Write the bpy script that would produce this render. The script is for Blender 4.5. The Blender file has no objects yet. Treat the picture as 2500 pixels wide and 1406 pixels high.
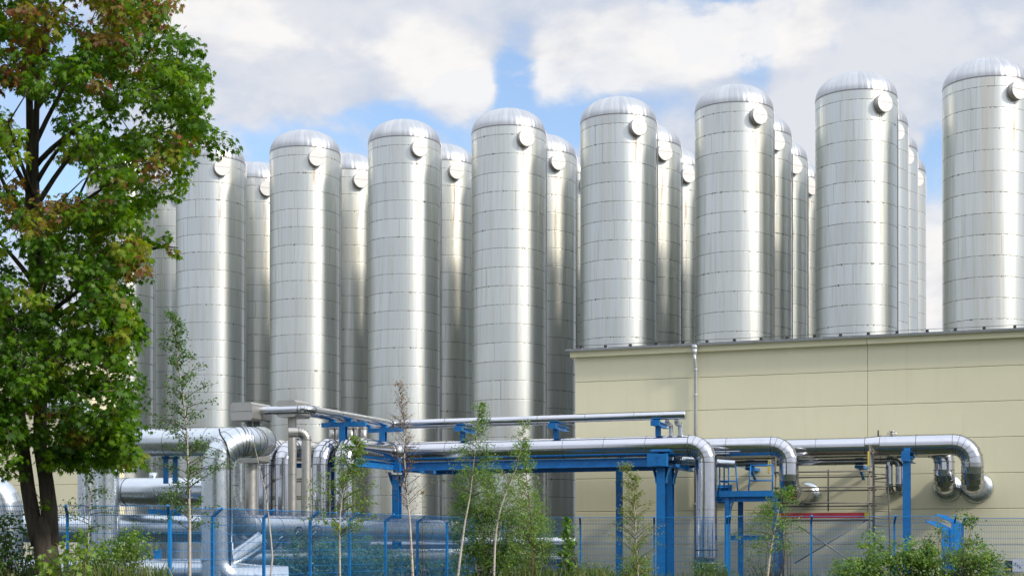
import bpy, math, random
import numpy as np
from mathutils import Vector, Matrix
R_ = math.radians
random.seed(7)
SC = bpy.context.scene
COL = SC.collection

# ------------------------------------------------------------------ camera
F = 3700.0; CX = 1250.0; HY = 1325.0; EYE = 1.8
cam = bpy.data.cameras.new("camera")
cam.sensor_width = 36.0
cam.lens = 36.0 * F / 2500.0
cam.shift_y = (HY - 703.0) / 2500.0
cam.clip_start = 0.1; cam.clip_end = 6000
camo = bpy.data.objects.new("camera", cam); COL.objects.link(camo)
camo.location = (0, 0, EYE); camo.rotation_euler = (R_(90), 0, 0)
SC.camera = camo

# ------------------------------------------------------------------ light
SUN_AZ = R_(58)      # from behind the camera (-Y) towards +X
SUN_EL = R_(32)
SUN_STRENGTH = 2.2
SUN_ANGLE = R_(5.0)
EXPOSURE = 0.42
sd = Vector((math.sin(SUN_AZ) * math.cos(SUN_EL), -math.cos(SUN_AZ) * math.cos(SUN_EL), math.sin(SUN_EL)))
sl = bpy.data.lights.new("sun", 'SUN'); sl.energy = SUN_STRENGTH; sl.angle = SUN_ANGLE; sl.color = (1.0, 0.90, 0.76)
so = bpy.data.objects.new("sun", sl); COL.objects.link(so)
so.rotation_euler = (-sd).to_track_quat('-Z', 'Y').to_euler(); so.location = (40, -40, 60)

SC.view_settings.view_transform = 'Standard'
SC.view_settings.look = 'None'
SC.view_settings.exposure = EXPOSURE
SC.view_settings.gamma = 1.0
SC.view_settings.use_curve_mapping = False
SC.render.resolution_x = 1024; SC.render.resolution_y = 575
try:
    SC.cycles.max_bounces = 10; SC.cycles.glossy_bounces = 6; SC.cycles.diffuse_bounces = 3
    SC.cycles.transparent_max_bounces = 8
    SC.cycles.sample_clamp_indirect = 6.0
    SC.cycles.use_denoising = True
except Exception:
    pass

def dir_px(x, y):
    return Vector(((x - CX) / F, 1.0, (HY - y) / F)).normalized()

world = bpy.data.worlds.new("World"); SC.world = world; world.use_nodes = True
def build_world():
    nt = world.node_tree; N = nt.nodes; L = nt.links; N.clear()
    out = N.new('ShaderNodeOutputWorld')
    sky = N.new('ShaderNodeTexSky'); sky.sky_type = 'NISHITA'; sky.sun_disc = False
    sky.sun_elevation = SUN_EL; sky.sun_rotation = math.atan2(sd.x, sd.y)
    sky.air_density = 1.0; sky.dust_density = 0.6; sky.ozone_density = 2.0
    bg1 = N.new('ShaderNodeBackground'); bg1.inputs[1].default_value = 0.15
    tint = N.new('ShaderNodeMix'); tint.data_type = 'RGBA'; tint.blend_type = 'MULTIPLY'; tint.inputs[0].default_value = 1.0
    L.new(sky.outputs[0], tint.inputs[6]); tint.inputs[7].default_value = (1.0, 1.05, 1.1, 1)
    L.new(tint.outputs[2], bg1.inputs[0])
    tc = N.new('ShaderNodeTexCoord')
    mp = N.new('ShaderNodeMapping'); mp.inputs['Scale'].default_value = (1, 1, 1.7); mp.inputs['Location'].default_value = (3.1, 1.7, 0.4)
    L.new(tc.outputs['Generated'], mp.inputs['Vector'])
    def noise(scale, det, rough, vec, dist=0.0):
        n = N.new('ShaderNodeTexNoise'); n.inputs['Scale'].default_value = scale; n.inputs['Detail'].default_value = det
        n.inputs['Roughness'].default_value = rough; n.inputs['Distortion'].default_value = dist
        L.new(vec, n.inputs['Vector']); return n.outputs['Fac']
    def math_(op, a, b=None, c=None):
        m = N.new('ShaderNodeMath'); m.operation = op
        for i, v in enumerate((a, b, c)):
            if v is None: continue
            if isinstance(v, (int, float)): m.inputs[i].default_value = v
            else: L.new(v, m.inputs[i])
        return m.outputs[0]
    def mrange(v, a, b, c=0.0, d=1.0):
        m = N.new('ShaderNodeMapRange'); m.interpolation_type = 'SMOOTHSTEP'
        L.new(v, m.inputs[0]); m.inputs[1].default_value = a; m.inputs[2].default_value = b
        m.inputs[3].default_value = c; m.inputs[4].default_value = d
        return m.outputs[0]
    def patches(lst, wob, amp, base=None):
        acc = base
        for px_, py_, w_, h_, st in lst:
            d = dir_px(px_, py_)
            q = N.new('ShaderNodeVectorMath'); q.operation = 'SUBTRACT'; L.new(tc.outputs['Generated'], q.inputs[0]); q.inputs[1].default_value = d
            m = N.new('ShaderNodeVectorMath'); m.operation = 'MULTIPLY'; L.new(q.outputs[0], m.inputs[0]); m.inputs[1].default_value = (F / w_, 2.0, F / h_)
            l = N.new('ShaderNodeVectorMath'); l.operation = 'LENGTH'; L.new(m.outputs[0], l.inputs[0])
            dd = math_('ADD', l.outputs['Value'], math_('MULTIPLY', wob, amp)) if amp else l.outputs['Value']
            v = mrange(dd, 1.45, 0.25, 0.0, st)
            acc = v if acc is None else math_('ADD', acc, v)
        return acc
    def shifted(vec, off):
        m = N.new('ShaderNodeVectorMath'); m.operation = 'ADD'; L.new(vec, m.inputs[0]); m.inputs[1].default_value = off; return m.outputs[0]
    cover = noise(6.0, 10, 0.58, mp.outputs[0], 0.2)
    fine = noise(22.0, 9, 0.62, mp.outputs[0], 0.4)
    wob = math_('SUBTRACT', cover, 0.5)
    holes = patches([(1230, 300, 230, 100, .46), (700, 355, 260, 75, .46), (1255, 150, 36, 70, .2), (1770, 14, 120, 38, .38), (1850, 170, 40, 70, .26), (1400, 270, 100, 60, .26),
             (2285, 410, 50, 110, .40), (2035, 115, 26, 50, .24), (1590, 275, 130, 50, .2), (1220, 195, 50, 60, .26), (940, 285, 150, 30, .26), (2170, 300, 90, 70, .16),
             (60, 400, 260, 260, .25), (300, 470, 160, 90, .3), (1880, 290, 60, 60, .18), (1690, 90, 26, 40, .12), (1120, 40, 20, 20, .1)], wob, 3.2)
    holes = math_('MINIMUM', holes, 0.50)
    dens = math_('SUBTRACT', math_('ADD', math_('MULTIPLY', cover, 0.85), math_('MULTIPLY', fine, 0.42)), holes)
    mask = mrange(dens, 0.16, 0.60, 0.16, 1.0)
    # cumulus: noise relief lit from the upper right, thresholded to crisp edges
    puff = noise(8.0, 11, 0.55, mp.outputs[0], 0.35)
    puff2 = noise(8.0, 11, 0.55, shifted(mp.outputs[0], (0.030, 0.0, 0.045)), 0.35)
    big = patches([(1060, 150, 150, 120, .30), (1120, 190, 90, 70, .12), (1250, 170, 46, 90, -.25), (1510, 125, 230, 95, .28), (1620, 170, 110, 60, .1), (1240, 20, 90, 40, -.1), (1960, 60, 130, 100, .32), (560, 50, 200, 120, .26), (2280, 640, 60, 200, .3), (2440, 60, 110, 60, .10), (850, 120, 90, 50, .10)], wob, 3.4)
    cum = math_('ADD', puff, big)
    lit = mrange(cum, 0.52, 0.78)
    relief = math_('MULTIPLY', math_('SUBTRACT', puff, puff2), 2.6)
    shade = mrange(math_('ADD', math_('ADD', relief, 0.5), math_('MULTIPLY', math_('SUBTRACT', cum, .68), 1.2)), 0.10, 0.85)
    hi = N.new('ShaderNodeMix'); hi.data_type = 'RGBA'; L.new(shade, hi.inputs[0])
    hi.inputs[6].default_value = (0.68, 0.685, 0.715, 1); hi.inputs[7].default_value = (0.84, 0.825, 0.815, 1)
    lo = N.new('ShaderNodeMix'); lo.data_type = 'RGBA'; L.new(mrange(math_('ADD', cover, math_('MULTIPLY', math_('SUBTRACT', fine, .5), .4)), .38, .64), lo.inputs[0])
    lo.inputs[6].default_value = (0.50, 0.56, 0.68, 1); lo.inputs[7].default_value = (0.66, 0.68, 0.73, 1)
    cr = N.new('ShaderNodeMix'); cr.data_type = 'RGBA'; L.new(lit, cr.inputs[0]); L.new(lo.outputs[2], cr.inputs[6]); L.new(hi.outputs[2], cr.inputs[7])
    mask = math_('MAXIMUM', mask, math_('MULTIPLY', lit, 0.92))
    sp = N.new('ShaderNodeSeparateXYZ'); L.new(tc.outputs['Generated'], sp.inputs[0]); sepz = sp.outputs[2]
    # thin cloud around the sun glows
    dp = N.new('ShaderNodeVectorMath'); dp.operation = 'DOT_PRODUCT'; L.new(tc.outputs['Generated'], dp.inputs[0]); dp.inputs[1].default_value = sd
    glow = math_('POWER', math_('MAXIMUM', dp.outputs['Value'], 0.0), 14.0)
    glow2 = math_('POWER', math_('MAXIMUM', dp.outputs['Value'], 0.0), 90.0)
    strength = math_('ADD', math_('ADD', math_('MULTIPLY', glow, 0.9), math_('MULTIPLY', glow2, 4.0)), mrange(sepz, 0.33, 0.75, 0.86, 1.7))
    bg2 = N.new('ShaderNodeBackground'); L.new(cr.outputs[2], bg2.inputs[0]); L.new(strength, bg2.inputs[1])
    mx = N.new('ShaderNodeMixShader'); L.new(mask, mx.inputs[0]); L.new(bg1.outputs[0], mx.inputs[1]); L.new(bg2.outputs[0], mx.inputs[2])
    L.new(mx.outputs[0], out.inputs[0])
    world.cycles.sampling_method = 'MANUAL'; world.cycles.sample_map_resolution = 1024
build_world()

# ------------------------------------------------------------------ helpers
class MB:
    def __init__(self): self.v = []; self.f = []; self.m = []; self.s = []
    def quadbox(self, c, ax, ay, az, mat=0):
        c = Vector(c); b = len(self.v)
        for sx in (-1, 1):
            for sy in (-1, 1):
                for sz in (-1, 1): self.v.append(c + ax * sx + ay * sy + az * sz)
        for f in ((0, 1, 3, 2), (4, 6, 7, 5), (0, 4, 5, 1), (2, 3, 7, 6), (0, 2, 6, 4), (1, 5, 7, 3)):
            self.f.append([b + i for i in f]); self.m.append(mat); self.s.append(False)
        return self
    def box(self, c, size, ux=None, mat=0):
        ux = Vector(ux if ux is not None else (1, 0, 0)).normalized(); uz = Vector((0, 0, 1)); uy = uz.cross(ux)
        return self.quadbox(c, ux * size[0] / 2, uy * size[1] / 2, uz * size[2] / 2, mat)
    def bar(self, p0, p1, w, h, up=(0, 0, 1), mat=0):
        p0 = Vector(p0); p1 = Vector(p1); d = p1 - p0; l = d.length; d.normalize(); up = Vector(up)
        if abs(d.dot(up)) > .95: up = Vector((0, 1, 0))
        s = d.cross(up).normalized(); t = s.cross(d).normalized()
        return self.quadbox((p0 + p1) / 2, d * l / 2, s * w / 2, t * h / 2, mat)
    def rings(self, rs, mat=0, smooth=True, cap0=False, cap1=False):
        b = len(self.v); n = len(rs[0])
        for r in rs: self.v += r
        for i in range(len(rs) - 1):
            for j in range(n):
                k = (j + 1) % n
                self.f.append([b + i * n + j, b + i * n + k, b + (i + 1) * n + k, b + (i + 1) * n + j]); self.m.append(mat); self.s.append(smooth)
        if cap0: self.f.append([b + j for j in range(n)][::-1]); self.m.append(mat); self.s.append(False)
        if cap1: self.f.append([b + (len(rs) - 1) * n + j for j in range(n)]); self.m.append(mat); self.s.append(False)
        return self
    def cyl(self, p0, p1, r, r1=None, n=16, mat=0, caps=True, smooth=True):
        p0 = Vector(p0); p1 = Vector(p1); d = (p1 - p0).normalized()
        a, b = basis(d)
        return self.rings([ring(p0, a, b, r, n), ring(p1, a, b, r if r1 is None else r1, n)], mat, smooth, caps, caps)
    def tube(self, pts, rad, n=8, mat=0):
        pts = [Vector(p) for p in pts]; rs = []; a = None
        for i, p in enumerate(pts):
            d = (pts[min(i + 1, len(pts) - 1)] - pts[max(i - 1, 0)]).normalized()
            if a is None: a, b = basis(d)
            else:
                a = (a - d * a.dot(d)).normalized(); b = d.cross(a)
            rs.append(ring(p, a, b, rad[i] if hasattr(rad, '__len__') else rad, n))
        return self.rings(rs, mat, True, True, True)
    def ibeam(self, p0, p1, w, h, up, t=0.02):
        p0 = Vector(p0); p1 = Vector(p1); d = (p1 - p0).normalized(); up = Vector(up); s = d.cross(up).normalized(); up = s.cross(d).normalized()
        l = (p1 - p0).length; c = (p0 + p1) / 2
        self.quadbox(c + up * (h / 2 - t / 2), d * l / 2, s * w / 2, up * t / 2)
        self.quadbox(c - up * (h / 2 - t / 2), d * l / 2, s * w / 2, up * t / 2)
        return self.quadbox(c, d * l / 2, s * t * .4, up * (h / 2 - t))
def basis(d):
    up = Vector((0, 0, 1)) if abs(d.z) < .9 else Vector((1, 0, 0))
    a = up.cross(d).normalized(); return a, d.cross(a).normalized()
def ring(c, a, b, r, n):
    return [c + (a * math.cos(2 * math.pi * i / n) + b * math.sin(2 * math.pi * i / n)) * r for i in range(n)]

ROOTLOC = {}
def root_loc(o):
    while o is not None and o.parent is not None: o = o.parent
    return Vector(o.location) if o is not None else Vector((0, 0, 0))
def obj(name, mb, mat, parent=None, label=None, loc=None):
    me = bpy.data.meshes.new(name)
    off = root_loc(parent) if parent is not None else (Vector(loc) if loc is not None else Vector((0, 0, 0)))
    me.from_pydata([tuple(v - off) for v in mb.v], [], mb.f)
    mats = mat if isinstance(mat, (list, tuple)) else [mat]
    for m in mats: me.materials.append(m)
    me.polygons.foreach_set('use_smooth', mb.s); me.polygons.foreach_set('material_index', mb.m)
    me.update()
    o = bpy.data.objects.new(name, me); COL.objects.link(o)
    if parent is not None: o.parent = parent
    elif loc is not None: o.location = loc
    if label: o['label'] = label
    return o
def thing(name, label, cat, loc=(0, 0, 0), group=None):
    o = bpy.data.objects.new(name, None); COL.objects.link(o); o.location = loc; o.empty_display_size = .5
    o['label'] = label; o['category'] = cat
    if group: o['group'] = group
    return o
def tag(o, label, cat, group=None, kind=None):
    if label: o['label'] = label
    if cat: o['category'] = cat
    if group: o['group'] = group
    if kind: o['kind'] = kind
    return o
def at(x, y, Y): return Vector(((x - CX) * Y / F, Y, EYE + (HY - y) * Y / F))

# wall frame: s along the wall (to the right, coming nearer), d out of the wall towards the camera
W0 = Vector((2.41, 58.0, 0)); U = Vector((.936, -.352, 0)).normalized(); NN = Vector((-.352, -.936, 0)).normalized()
def P(s, d, z): return W0 + U * s + NN * d + Vector((0, 0, z))
def s_at(px, d):
    t = (px - CX) / F
    return (58 * t - 2.41 + d * (.352 - .936 * t)) / (.936 + .352 * t)
def z_at(px, y, d):
    p = P(s_at(px, d), d, 0); return EYE + (HY - y) * p.y / F
def PP(px, y, d): return P(s_at(px, d), d, z_at(px, y, d))

# ------------------------------------------------------------------ materials
class NT:
    def __init__(self, name):
        self.mat = bpy.data.materials.new(name); self.mat.use_nodes = True
        self.nt = self.mat.node_tree; self.N = self.nt.nodes; self.L = self.nt.links
        self.b = self.N['Principled BSDF']; self.tc = self.N.new('ShaderNodeTexCoord')
    def lk(self, a, b): self.L.new(a, b)
    def m(self, op, a, b=None, c=None, clamp=False):
        n = self.N.new('ShaderNodeMath'); n.operation = op; n.use_clamp = clamp
        for i, v in enumerate((a, b, c)):
            if v is None: continue
            if isinstance(v, (int, float)): n.inputs[i].default_value = v
            else: self.lk(v, n.inputs[i])
        return n.outputs[0]
    def noise(self, scale, det=4, rough=.5, vec=None, mapscale=None):
        v = vec if vec is not None else self.tc.outputs['Object']
        if mapscale:
            mp = self.N.new('ShaderNodeMapping'); mp.inputs['Scale'].default_value = mapscale; self.lk(v, mp.inputs[0]); v = mp.outputs[0]
        n = self.N.new('ShaderNodeTexNoise'); n.inputs['Scale'].default_value = scale; n.inputs['Detail'].default_value = det; n.inputs['Roughness'].default_value = rough
        self.lk(v, n.inputs['Vector']); return n.outputs['Fac']
    def rng(self, v, a, b, c=0., d=1., smooth=True):
        n = self.N.new('ShaderNodeMapRange'); n.interpolation_type = 'SMOOTHSTEP' if smooth else 'LINEAR'
        self.lk(v, n.inputs[0])
        for i, q in enumerate((a, b, c, d)): n.inputs[i + 1].default_value = q
        return n.outputs[0]
    def mix(self, f, a, b, blend='MIX'):
        n = self.N.new('ShaderNodeMix'); n.data_type = 'RGBA'; n.blend_type = blend
        for i, q in ((0, f), (6, a), (7, b)):
            if isinstance(q, (int, float)): n.inputs[i].default_value = q
            elif isinstance(q, tuple): n.inputs[i].default_value = q if len(q) == 4 else q + (1,)
            else: self.lk(q, n.inputs[i])
        return n.outputs[2]
    def comb(self, x, y, z):
        n = self.N.new('ShaderNodeCombineXYZ')
        for i, v in enumerate((x, y, z)):
            if isinstance(v, (int, float)): n.inputs[i].default_value = v
            else: self.lk(v, n.inputs[i])
        return n.outputs[0]
    def sep(self, v=None):
        n = self.N.new('ShaderNodeSeparateXYZ'); self.lk(v if v is not None else self.tc.outputs['Object'], n.inputs[0]); return n.outputs
    def bump(self, h, strength=1., dist=.02):
        n = self.N.new('ShaderNodeBump'); n.inputs['Strength'].default_value = strength; n.inputs['Distance'].default_value = dist
        self.lk(h, n.inputs['Height']); return n.outputs[0]
    def set(self, **k):
        for key, v in k.items():
            i = self.b.inputs[{'col': 'Base Color', 'rough': 'Roughness', 'metal': 'Metallic', 'nrm': 'Normal', 'aniso': 'Anisotropic', 'anisorot': 'Anisotropic Rotation', 'tan': 'Tangent', 'spec': 'Specular IOR Level', 'trans': 'Transmission Weight'}[key]]
            if isinstance(v, (int, float)): i.default_value = v
            elif isinstance(v, tuple): i.default_value = v if len(v) == 4 else v + (1,)
            else: self.lk(v, i)
        return self
    def rand(self):
        return self.N.new('ShaderNodeObjectInfo').outputs['Random']

TANK_R = 2.0; TANK_Z = 23.9; MAN_AZ = R_(26)
def tank_material(dome=False):
    n = NT('dome_cladding' if dome else 'aluminium_cladding')
    x, y, z = n.sep()
    a = n.m('ARCTAN2', y, x)
    rnd = n.rand(); rs = n.m('MULTIPLY', rnd, 37.0)
    arc = n.m('MULTIPLY', a, TANK_R)
    if not dome:
        zz = n.m('ADD', z, -(TANK_Z - .5) + 40.0)       # ring joints 1 m apart, first band half a metre
        ringid = n.m('FLOOR', zz)
        fr = n.m('FRACT', zz)
        jl = n.m('MINIMUM', fr, n.m('SUBTRACT', 1.0, fr))
        wn = n.N.new('ShaderNodeTexWhiteNoise'); wn.noise_dimensions = '2D'; n.lk(n.comb(ringid, rs, 0), wn.inputs['Vector'])
        hsh = wn.outputs['Value']
        av = n.m('ADD', n.m('DIVIDE', arc, 2.094), n.m('MULTIPLY', hsh, 7.0))
        sheet = n.m('FLOOR', av); fv = n.m('FRACT', av)
        vl = n.m('MULTIPLY', n.m('MINIMUM', fv, n.m('SUBTRACT', 1.0, fv)), 2.094)
        wn2 = n.N.new('ShaderNodeTexWhiteNoise'); wn2.noise_dimensions = '3D'; n.lk(n.comb(sheet, ringid, rs), wn2.inputs['Vector'])
        sh = wn2.outputs['Value']
        pn = n.noise(9.0, 4, .6, n.comb(arc, n.m('MULTIPLY', ringid, 3.3), rs))
        width = n.rng(pn, .35, .75, .006, .022)
        hline = n.rng(n.m('SUBTRACT', jl, width), .010, -.004)
        vline = n.m('MULTIPLY', n.rng(vl, .020, .004), n.rng(sh, .4, .9, .05, .6))
        # dirt blobs on the joints
        blob = n.noise(2.4, 3, .7, n.comb(n.m('MULTIPLY', arc, 2.2), n.m('MULTIPLY', n.m('ROUND', zz), 3.7), rs))
        blobs = n.m('MULTIPLY', n.rng(blob, .62, .70), n.rng(jl, .07, .02))
        line = n.m('MAXIMUM', n.m('MAXIMUM', n.m('MULTIPLY', hline, n.rng(pn, .3, .7, .35, .95)), vline), blobs)
        # vertical dirt streaks
        st = n.noise(1.0, 5, .65, n.comb(n.m('MULTIPLY', arc, 7.0), n.m('MULTIPLY', z, .22), rs))
        streak = n.rng(st, .46, .76, 0, .6)
        below = n.m('MULTIPLY', n.rng(n.noise(1.0, 3, .7, n.comb(n.m('MULTIPLY', arc, 22.0), ringid, rs)), .58, .75), n.m('POWER', fr, 4.0))
        # rust run below the manhole
        am = math.atan2(-math.cos(MAN_AZ), math.sin(MAN_AZ))
        wob = n.m('MULTIPLY', n.m('SUBTRACT', n.noise(1.0, 2, .5, n.comb(n.m('MULTIPLY', z, .8), rs, 0)), .5), .12)
        da = n.m('ABSOLUTE', n.m('ADD', n.m('SUBTRACT', arc, am * TANK_R - .06), wob))
        rust = n.m('MULTIPLY', n.rng(da, .16, .02), n.rng(n.noise(1.0, 4, .7, n.comb(n.m('MULTIPLY', z, .55), n.m('MULTIPLY', arc, 9), rs)), .40, .65))
        rust = n.m('MULTIPLY', rust, n.rng(z, 14.0, 22.6))
        base = n.mix(n.m('MULTIPLY', sh, 1.0), (.68, .71, .69), (.76, .79, .765))
        base = n.mix(streak, base, (.54, .53, .475))
        base = n.mix(n.m('MULTIPLY', below, .55), base, (.34, .28, .21))
        st2 = n.noise(1.0, 4, .6, n.comb(n.m('MULTIPLY', arc, 1.9), n.m('MULTIPLY', z, .08), n.m('ADD', rs, 9)))
        base = n.mix(n.rng(st2, .48, .74, 0, .45), base, (.64, .58, .44))
        base = n.mix(n.m('MULTIPLY', rust, .8), base, (.40, .25, .13))
        spots = n.noise(1.0, 2, .5, n.comb(n.m('MULTIPLY', arc, 5.5), n.m('MULTIPLY', n.m('ROUND', zz), 7.7), rs))
        line = n.m('MAXIMUM', line, n.m('MULTIPLY', n.rng(spots, .63, .70), n.rng(jl, .05, .025, 0, .8)))
        tone = n.m('FRACT', n.m('MULTIPLY', rnd, 7.31))
        base = n.mix(tone, n.mix(1.0, base, (1.0, .985, .965), 'MULTIPLY'), n.mix(1.0, base, (.91, .925, .94), 'MULTIPLY'))
        base = n.mix(line, base, (.09, .075, .06))
        big = n.noise(1.0, 3, .5, n.comb(n.m('MULTIPLY', arc, 1.1), n.m('ADD', n.m('MULTIPLY', ringid, 9.1), n.m('MULTIPLY', z, .10)), rs))
        mid = n.noise(1.0, 2, .5, n.comb(n.m('MULTIPLY', arc, 4.0), n.m('ADD', n.m('MULTIPLY', ringid, .9), n.m('MULTIPLY', z, .25)), rs))
        long_ = n.noise(1.0, 2, .5, n.comb(n.m('MULTIPLY', arc, 1.6), n.m('MULTIPLY', z, .05), rs))
        h = n.m('ADD', n.m('ADD', n.m('MULTIPLY', big, .60), n.m('MULTIPLY', mid, .10)), n.m('MULTIPLY', long_, 1.5))
        h = n.m('ADD', h, n.m('MULTIPLY', n.rng(jl, .03, .0), -.16))
        nr = n.bump(h, .45, .04)
        rough = n.m('ADD', n.rng(st, .3, .8, .34, .43), n.m('MULTIPLY', line, .3))
        metal = n.m('SUBTRACT', .96, n.m('MULTIPLY', n.m('MAXIMUM', line, rust), .6))
        n.set(col=base, rough=rough, metal=metal, nrm=nr)
    else:
        g = n.m('MULTIPLY', a, 44 / (2 * math.pi)); fg = n.m('FRACT', g)
        gl = n.m('MINIMUM', fg, n.m('SUBTRACT', 1.0, fg))
        rad = n.m('SQRT', n.m('ADD', n.m('MULTIPLY', x, x), n.m('MULTIPLY', y, y)))
        lw = n.m('DIVIDE', .012, n.m('MAXIMUM', n.m('MULTIPLY', rad, 2 * math.pi / 44), .02))
        nz = n.noise(1.0, 3, .6, n.comb(n.m('FLOOR', n.m('ADD', g, .5)), rs, n.m('MULTIPLY', z, 1.5)))
        line = n.m('MULTIPLY', n.m('LESS_THAN', gl, lw), n.rng(nz, .35, .7, .06, .5))
        line = n.m('MAXIMUM', line, n.rng(z, TANK_Z + .03, TANK_Z + .018, 0, .8))
        st = n.noise(1.0, 5, .6, n.comb(n.m('MULTIPLY', a, 14), n.m('MULTIPLY', z, .6), rs))
        wn = n.N.new('ShaderNodeTexWhiteNoise'); wn.noise_dimensions = '2D'; n.lk(n.comb(n.m('FLOOR', g), rs, 0), wn.inputs['Vector'])
        base = n.mix(wn.outputs['Value'], (.46, .475, .49), (.55, .56, .565))
        base = n.mix(n.rng(st, .5, .75, 0, .45), base, (.45, .44, .42))
        base = n.mix(line, base, (.20, .18, .17))
        h = n.m('ADD', n.m('MULTIPLY', wn.outputs['Value'], .0), n.m('ADD', n.rng(gl, 0.0, .5, 0, 1.2), n.m('MULTIPLY', st, .3)))
        n.set(col=base, rough=.33, metal=.9, nrm=n.bump(h, .35, .02))
    return n.mat

def metal(name, col=(.70, .71, .72), rough=.2, bump=.5, scale=1.2, dirt=.25, metallic=1.0):
    n = NT(name); rs = n.m('MULTIPLY', n.rand(), 31)
    v = n.N.new('ShaderNodeVectorMath'); v.operation = 'ADD'; n.lk(n.tc.outputs['Object'], v.inputs[0]); n.lk(n.comb(rs, rs, rs), v.inputs[1])
    a = n.noise(scale, 3, .5, v.outputs[0]); b = n.noise(scale * 9, 5, .65, v.outputs[0]); c = n.noise(2.2, 6, .7, v.outputs[0])
    base = n.mix(n.rng(c, .45, .8, 0, dirt), col, (col[0] * .62, col[1] * .60, col[2] * .55))
    h = n.m('ADD', n.m('MULTIPLY', a, 1.0), n.m('MULTIPLY', b, .0006))
    n.set(col=base, rough=n.rng(b, .3, .8, rough * .85, rough * 1.3), metal=metallic, nrm=n.bump(h, bump, .03))
    return n.mat
def paint(name, col, rough=.45, wear=(.5, .45, .4), amount=.15, bump=.15):
    n = NT(name); a = n.noise(3.0, 6, .7); b = n.noise(22, 4, .6)
    base = n.mix(n.rng(a, .35, .75, 0, .8), col, tuple(c * .6 for c in col))
    base = n.mix(n.rng(b, .64, .78, 0, amount), base, wear)
    n.set(col=base, rough=n.rng(a, .3, .7, rough * .85, rough * 1.3), nrm=n.bump(b, bump, .01)); return n.mat
def render_wall(name, col, dirtcol):
    n = NT(name); x, y, z = n.sep(n.tc.outputs['Object'])
    a = n.noise(.5, 6, .6); b = n.noise(60, 4, .7); s = n.noise(1.0, 5, .6, mapscale=(3.5, 3.5, .25))
    wn = n.N.new('ShaderNodeTexWhiteNoise'); wn.noise_dimensions = '1D'; n.lk(n.m('FLOOR', n.m('DIVIDE', n.m('SUBTRACT', z, .52), 1.24)), wn.inputs['W'])
    base = n.mix(n.rng(a, .3, .75, 0, .5), n.mix(wn.outputs['Value'], col, tuple(c * .95 for c in col)), tuple(c * .90 for c in col))
    base = n.mix(n.rng(s, .5, .8, 0, .16), base, dirtcol)
    base = n.mix(n.m('MULTIPLY', n.rng(z, 2.2, .3), n.rng(s, .3, .7, .2, .8)), base, dirtcol)
    n.set(col=base, rough=.85, nrm=n.bump(b, .25, .01), spec=.2); return n.mat
def leaf_mat(name, stops, trans=.35, gloss=.08):
    m = bpy.data.materials.new(name); m.use_nodes = True; nt = m.node_tree; N = nt.nodes; L = nt.links; N.clear()
    out = N.new('ShaderNodeOutputMaterial'); at_ = N.new('ShaderNodeAttribute'); at_.attribute_name = 'tint'
    cr = N.new('ShaderNodeValToRGB'); L.new(at_.outputs['Fac'], cr.inputs[0])
    el = cr.color_ramp.elements
    while len(el) < len(stops): el.new(.5)
    for e, (p, c) in zip(el, stops): e.position = p; e.color = c + (1,)
    d = N.new('ShaderNodeBsdfDiffuse'); t = N.new('ShaderNodeBsdfTranslucent'); g = N.new('ShaderNodeBsdfGlossy'); g.inputs['Roughness'].default_value = .5
    L.new(cr.outputs[0], d.inputs[0])
    mt = N.new('ShaderNodeMix'); mt.data_type = 'RGBA'; mt.blend_type = 'MULTIPLY'; mt.inputs[0].default_value = 1; L.new(cr.outputs[0], mt.inputs[6]); mt.inputs[7].default_value = (1.9, 1.8, .5, 1)
    L.new(mt.outputs[2], t.inputs[0])
    m1 = N.new('ShaderNodeMixShader'); m1.inputs[0].default_value = trans; L.new(d.outputs[0], m1.inputs[1]); L.new(t.outputs[0], m1.inputs[2])
    m2 = N.new('ShaderNodeMixShader'); m2.inputs[0].default_value = gloss; L.new(m1.outputs[0], m2.inputs[1]); L.new(g.outputs[0], m2.inputs[2])
    L.new(m2.outputs[0], out.inputs[0]); return m
def bark(name, c0, c1, sc=6., marks=None):
    n = NT(name); a = n.noise(sc, 6, .7, mapscale=(1, 1, .22)); base = n.mix(n.rng(a, .35, .65), c0, c1)
    if marks:
        b = n.noise(26, 3, .6, mapscale=(.3, .3, 1)); base = n.mix(n.rng(b, .60, .68), base, marks)
    n.set(col=base, rough=.85, nrm=n.bump(a, .7, .03)); return n.mat

M_SHELL = tank_material(False); M_DOME = tank_material(True)
M_COVER = metal('cover_sheet', (.62, .61, .60), .5, .15, 1.0, .2, .3)
M_RIM = metal('rim_sheet', (.50, .48, .45), .45, .2, 1.0, .5, .7)
M_PIPE = metal('pipe_cladding', (.57, .58, .61), .14, .12, .9, .3)
M_PIPE2 = metal('old_pipe_cladding', (.56, .61, .65), .28, .18, 1.0, .35, .92)
M_BOX = metal('box_cladding', (.47, .46, .43), .42, .25, .8, .4, .8)
M_SEAM = metal('dark_joint', (.24, .235, .23), .4, .1, 1, .3)
M_SEAML = metal('light_joint', (.62, .62, .62), .3, .1, 1, .3)
M_ZINC = metal('zinc_sheet', (.55, .57, .60), .45, .2, 1, .5, .6)
M_SCAF = metal('scaffold_steel', (.20, .185, .165), .6, .2, 3, .8, .5)
M_BLUE = paint('blue_paint', (.003, .165, .47))
M_BLUEF = paint('blue_fence_coating', (.005, .21, .56), .4)
M_YEL = paint('yellow_paint', (.65, .50, .02)); M_RED = paint('red_paint', (.42, .025, .03), .5, (.4, .3, .25), .5)
M_DARK = paint('dark_rubber', (.02, .02, .022), .6); M_WOOD = paint('deck_wood', (.10, .075, .05), .8)
M_GREENP = paint('green_coating', (.008, .07, .045)); M_WHITE = paint('white_enamel', (.72, .74, .78), .4)
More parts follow.
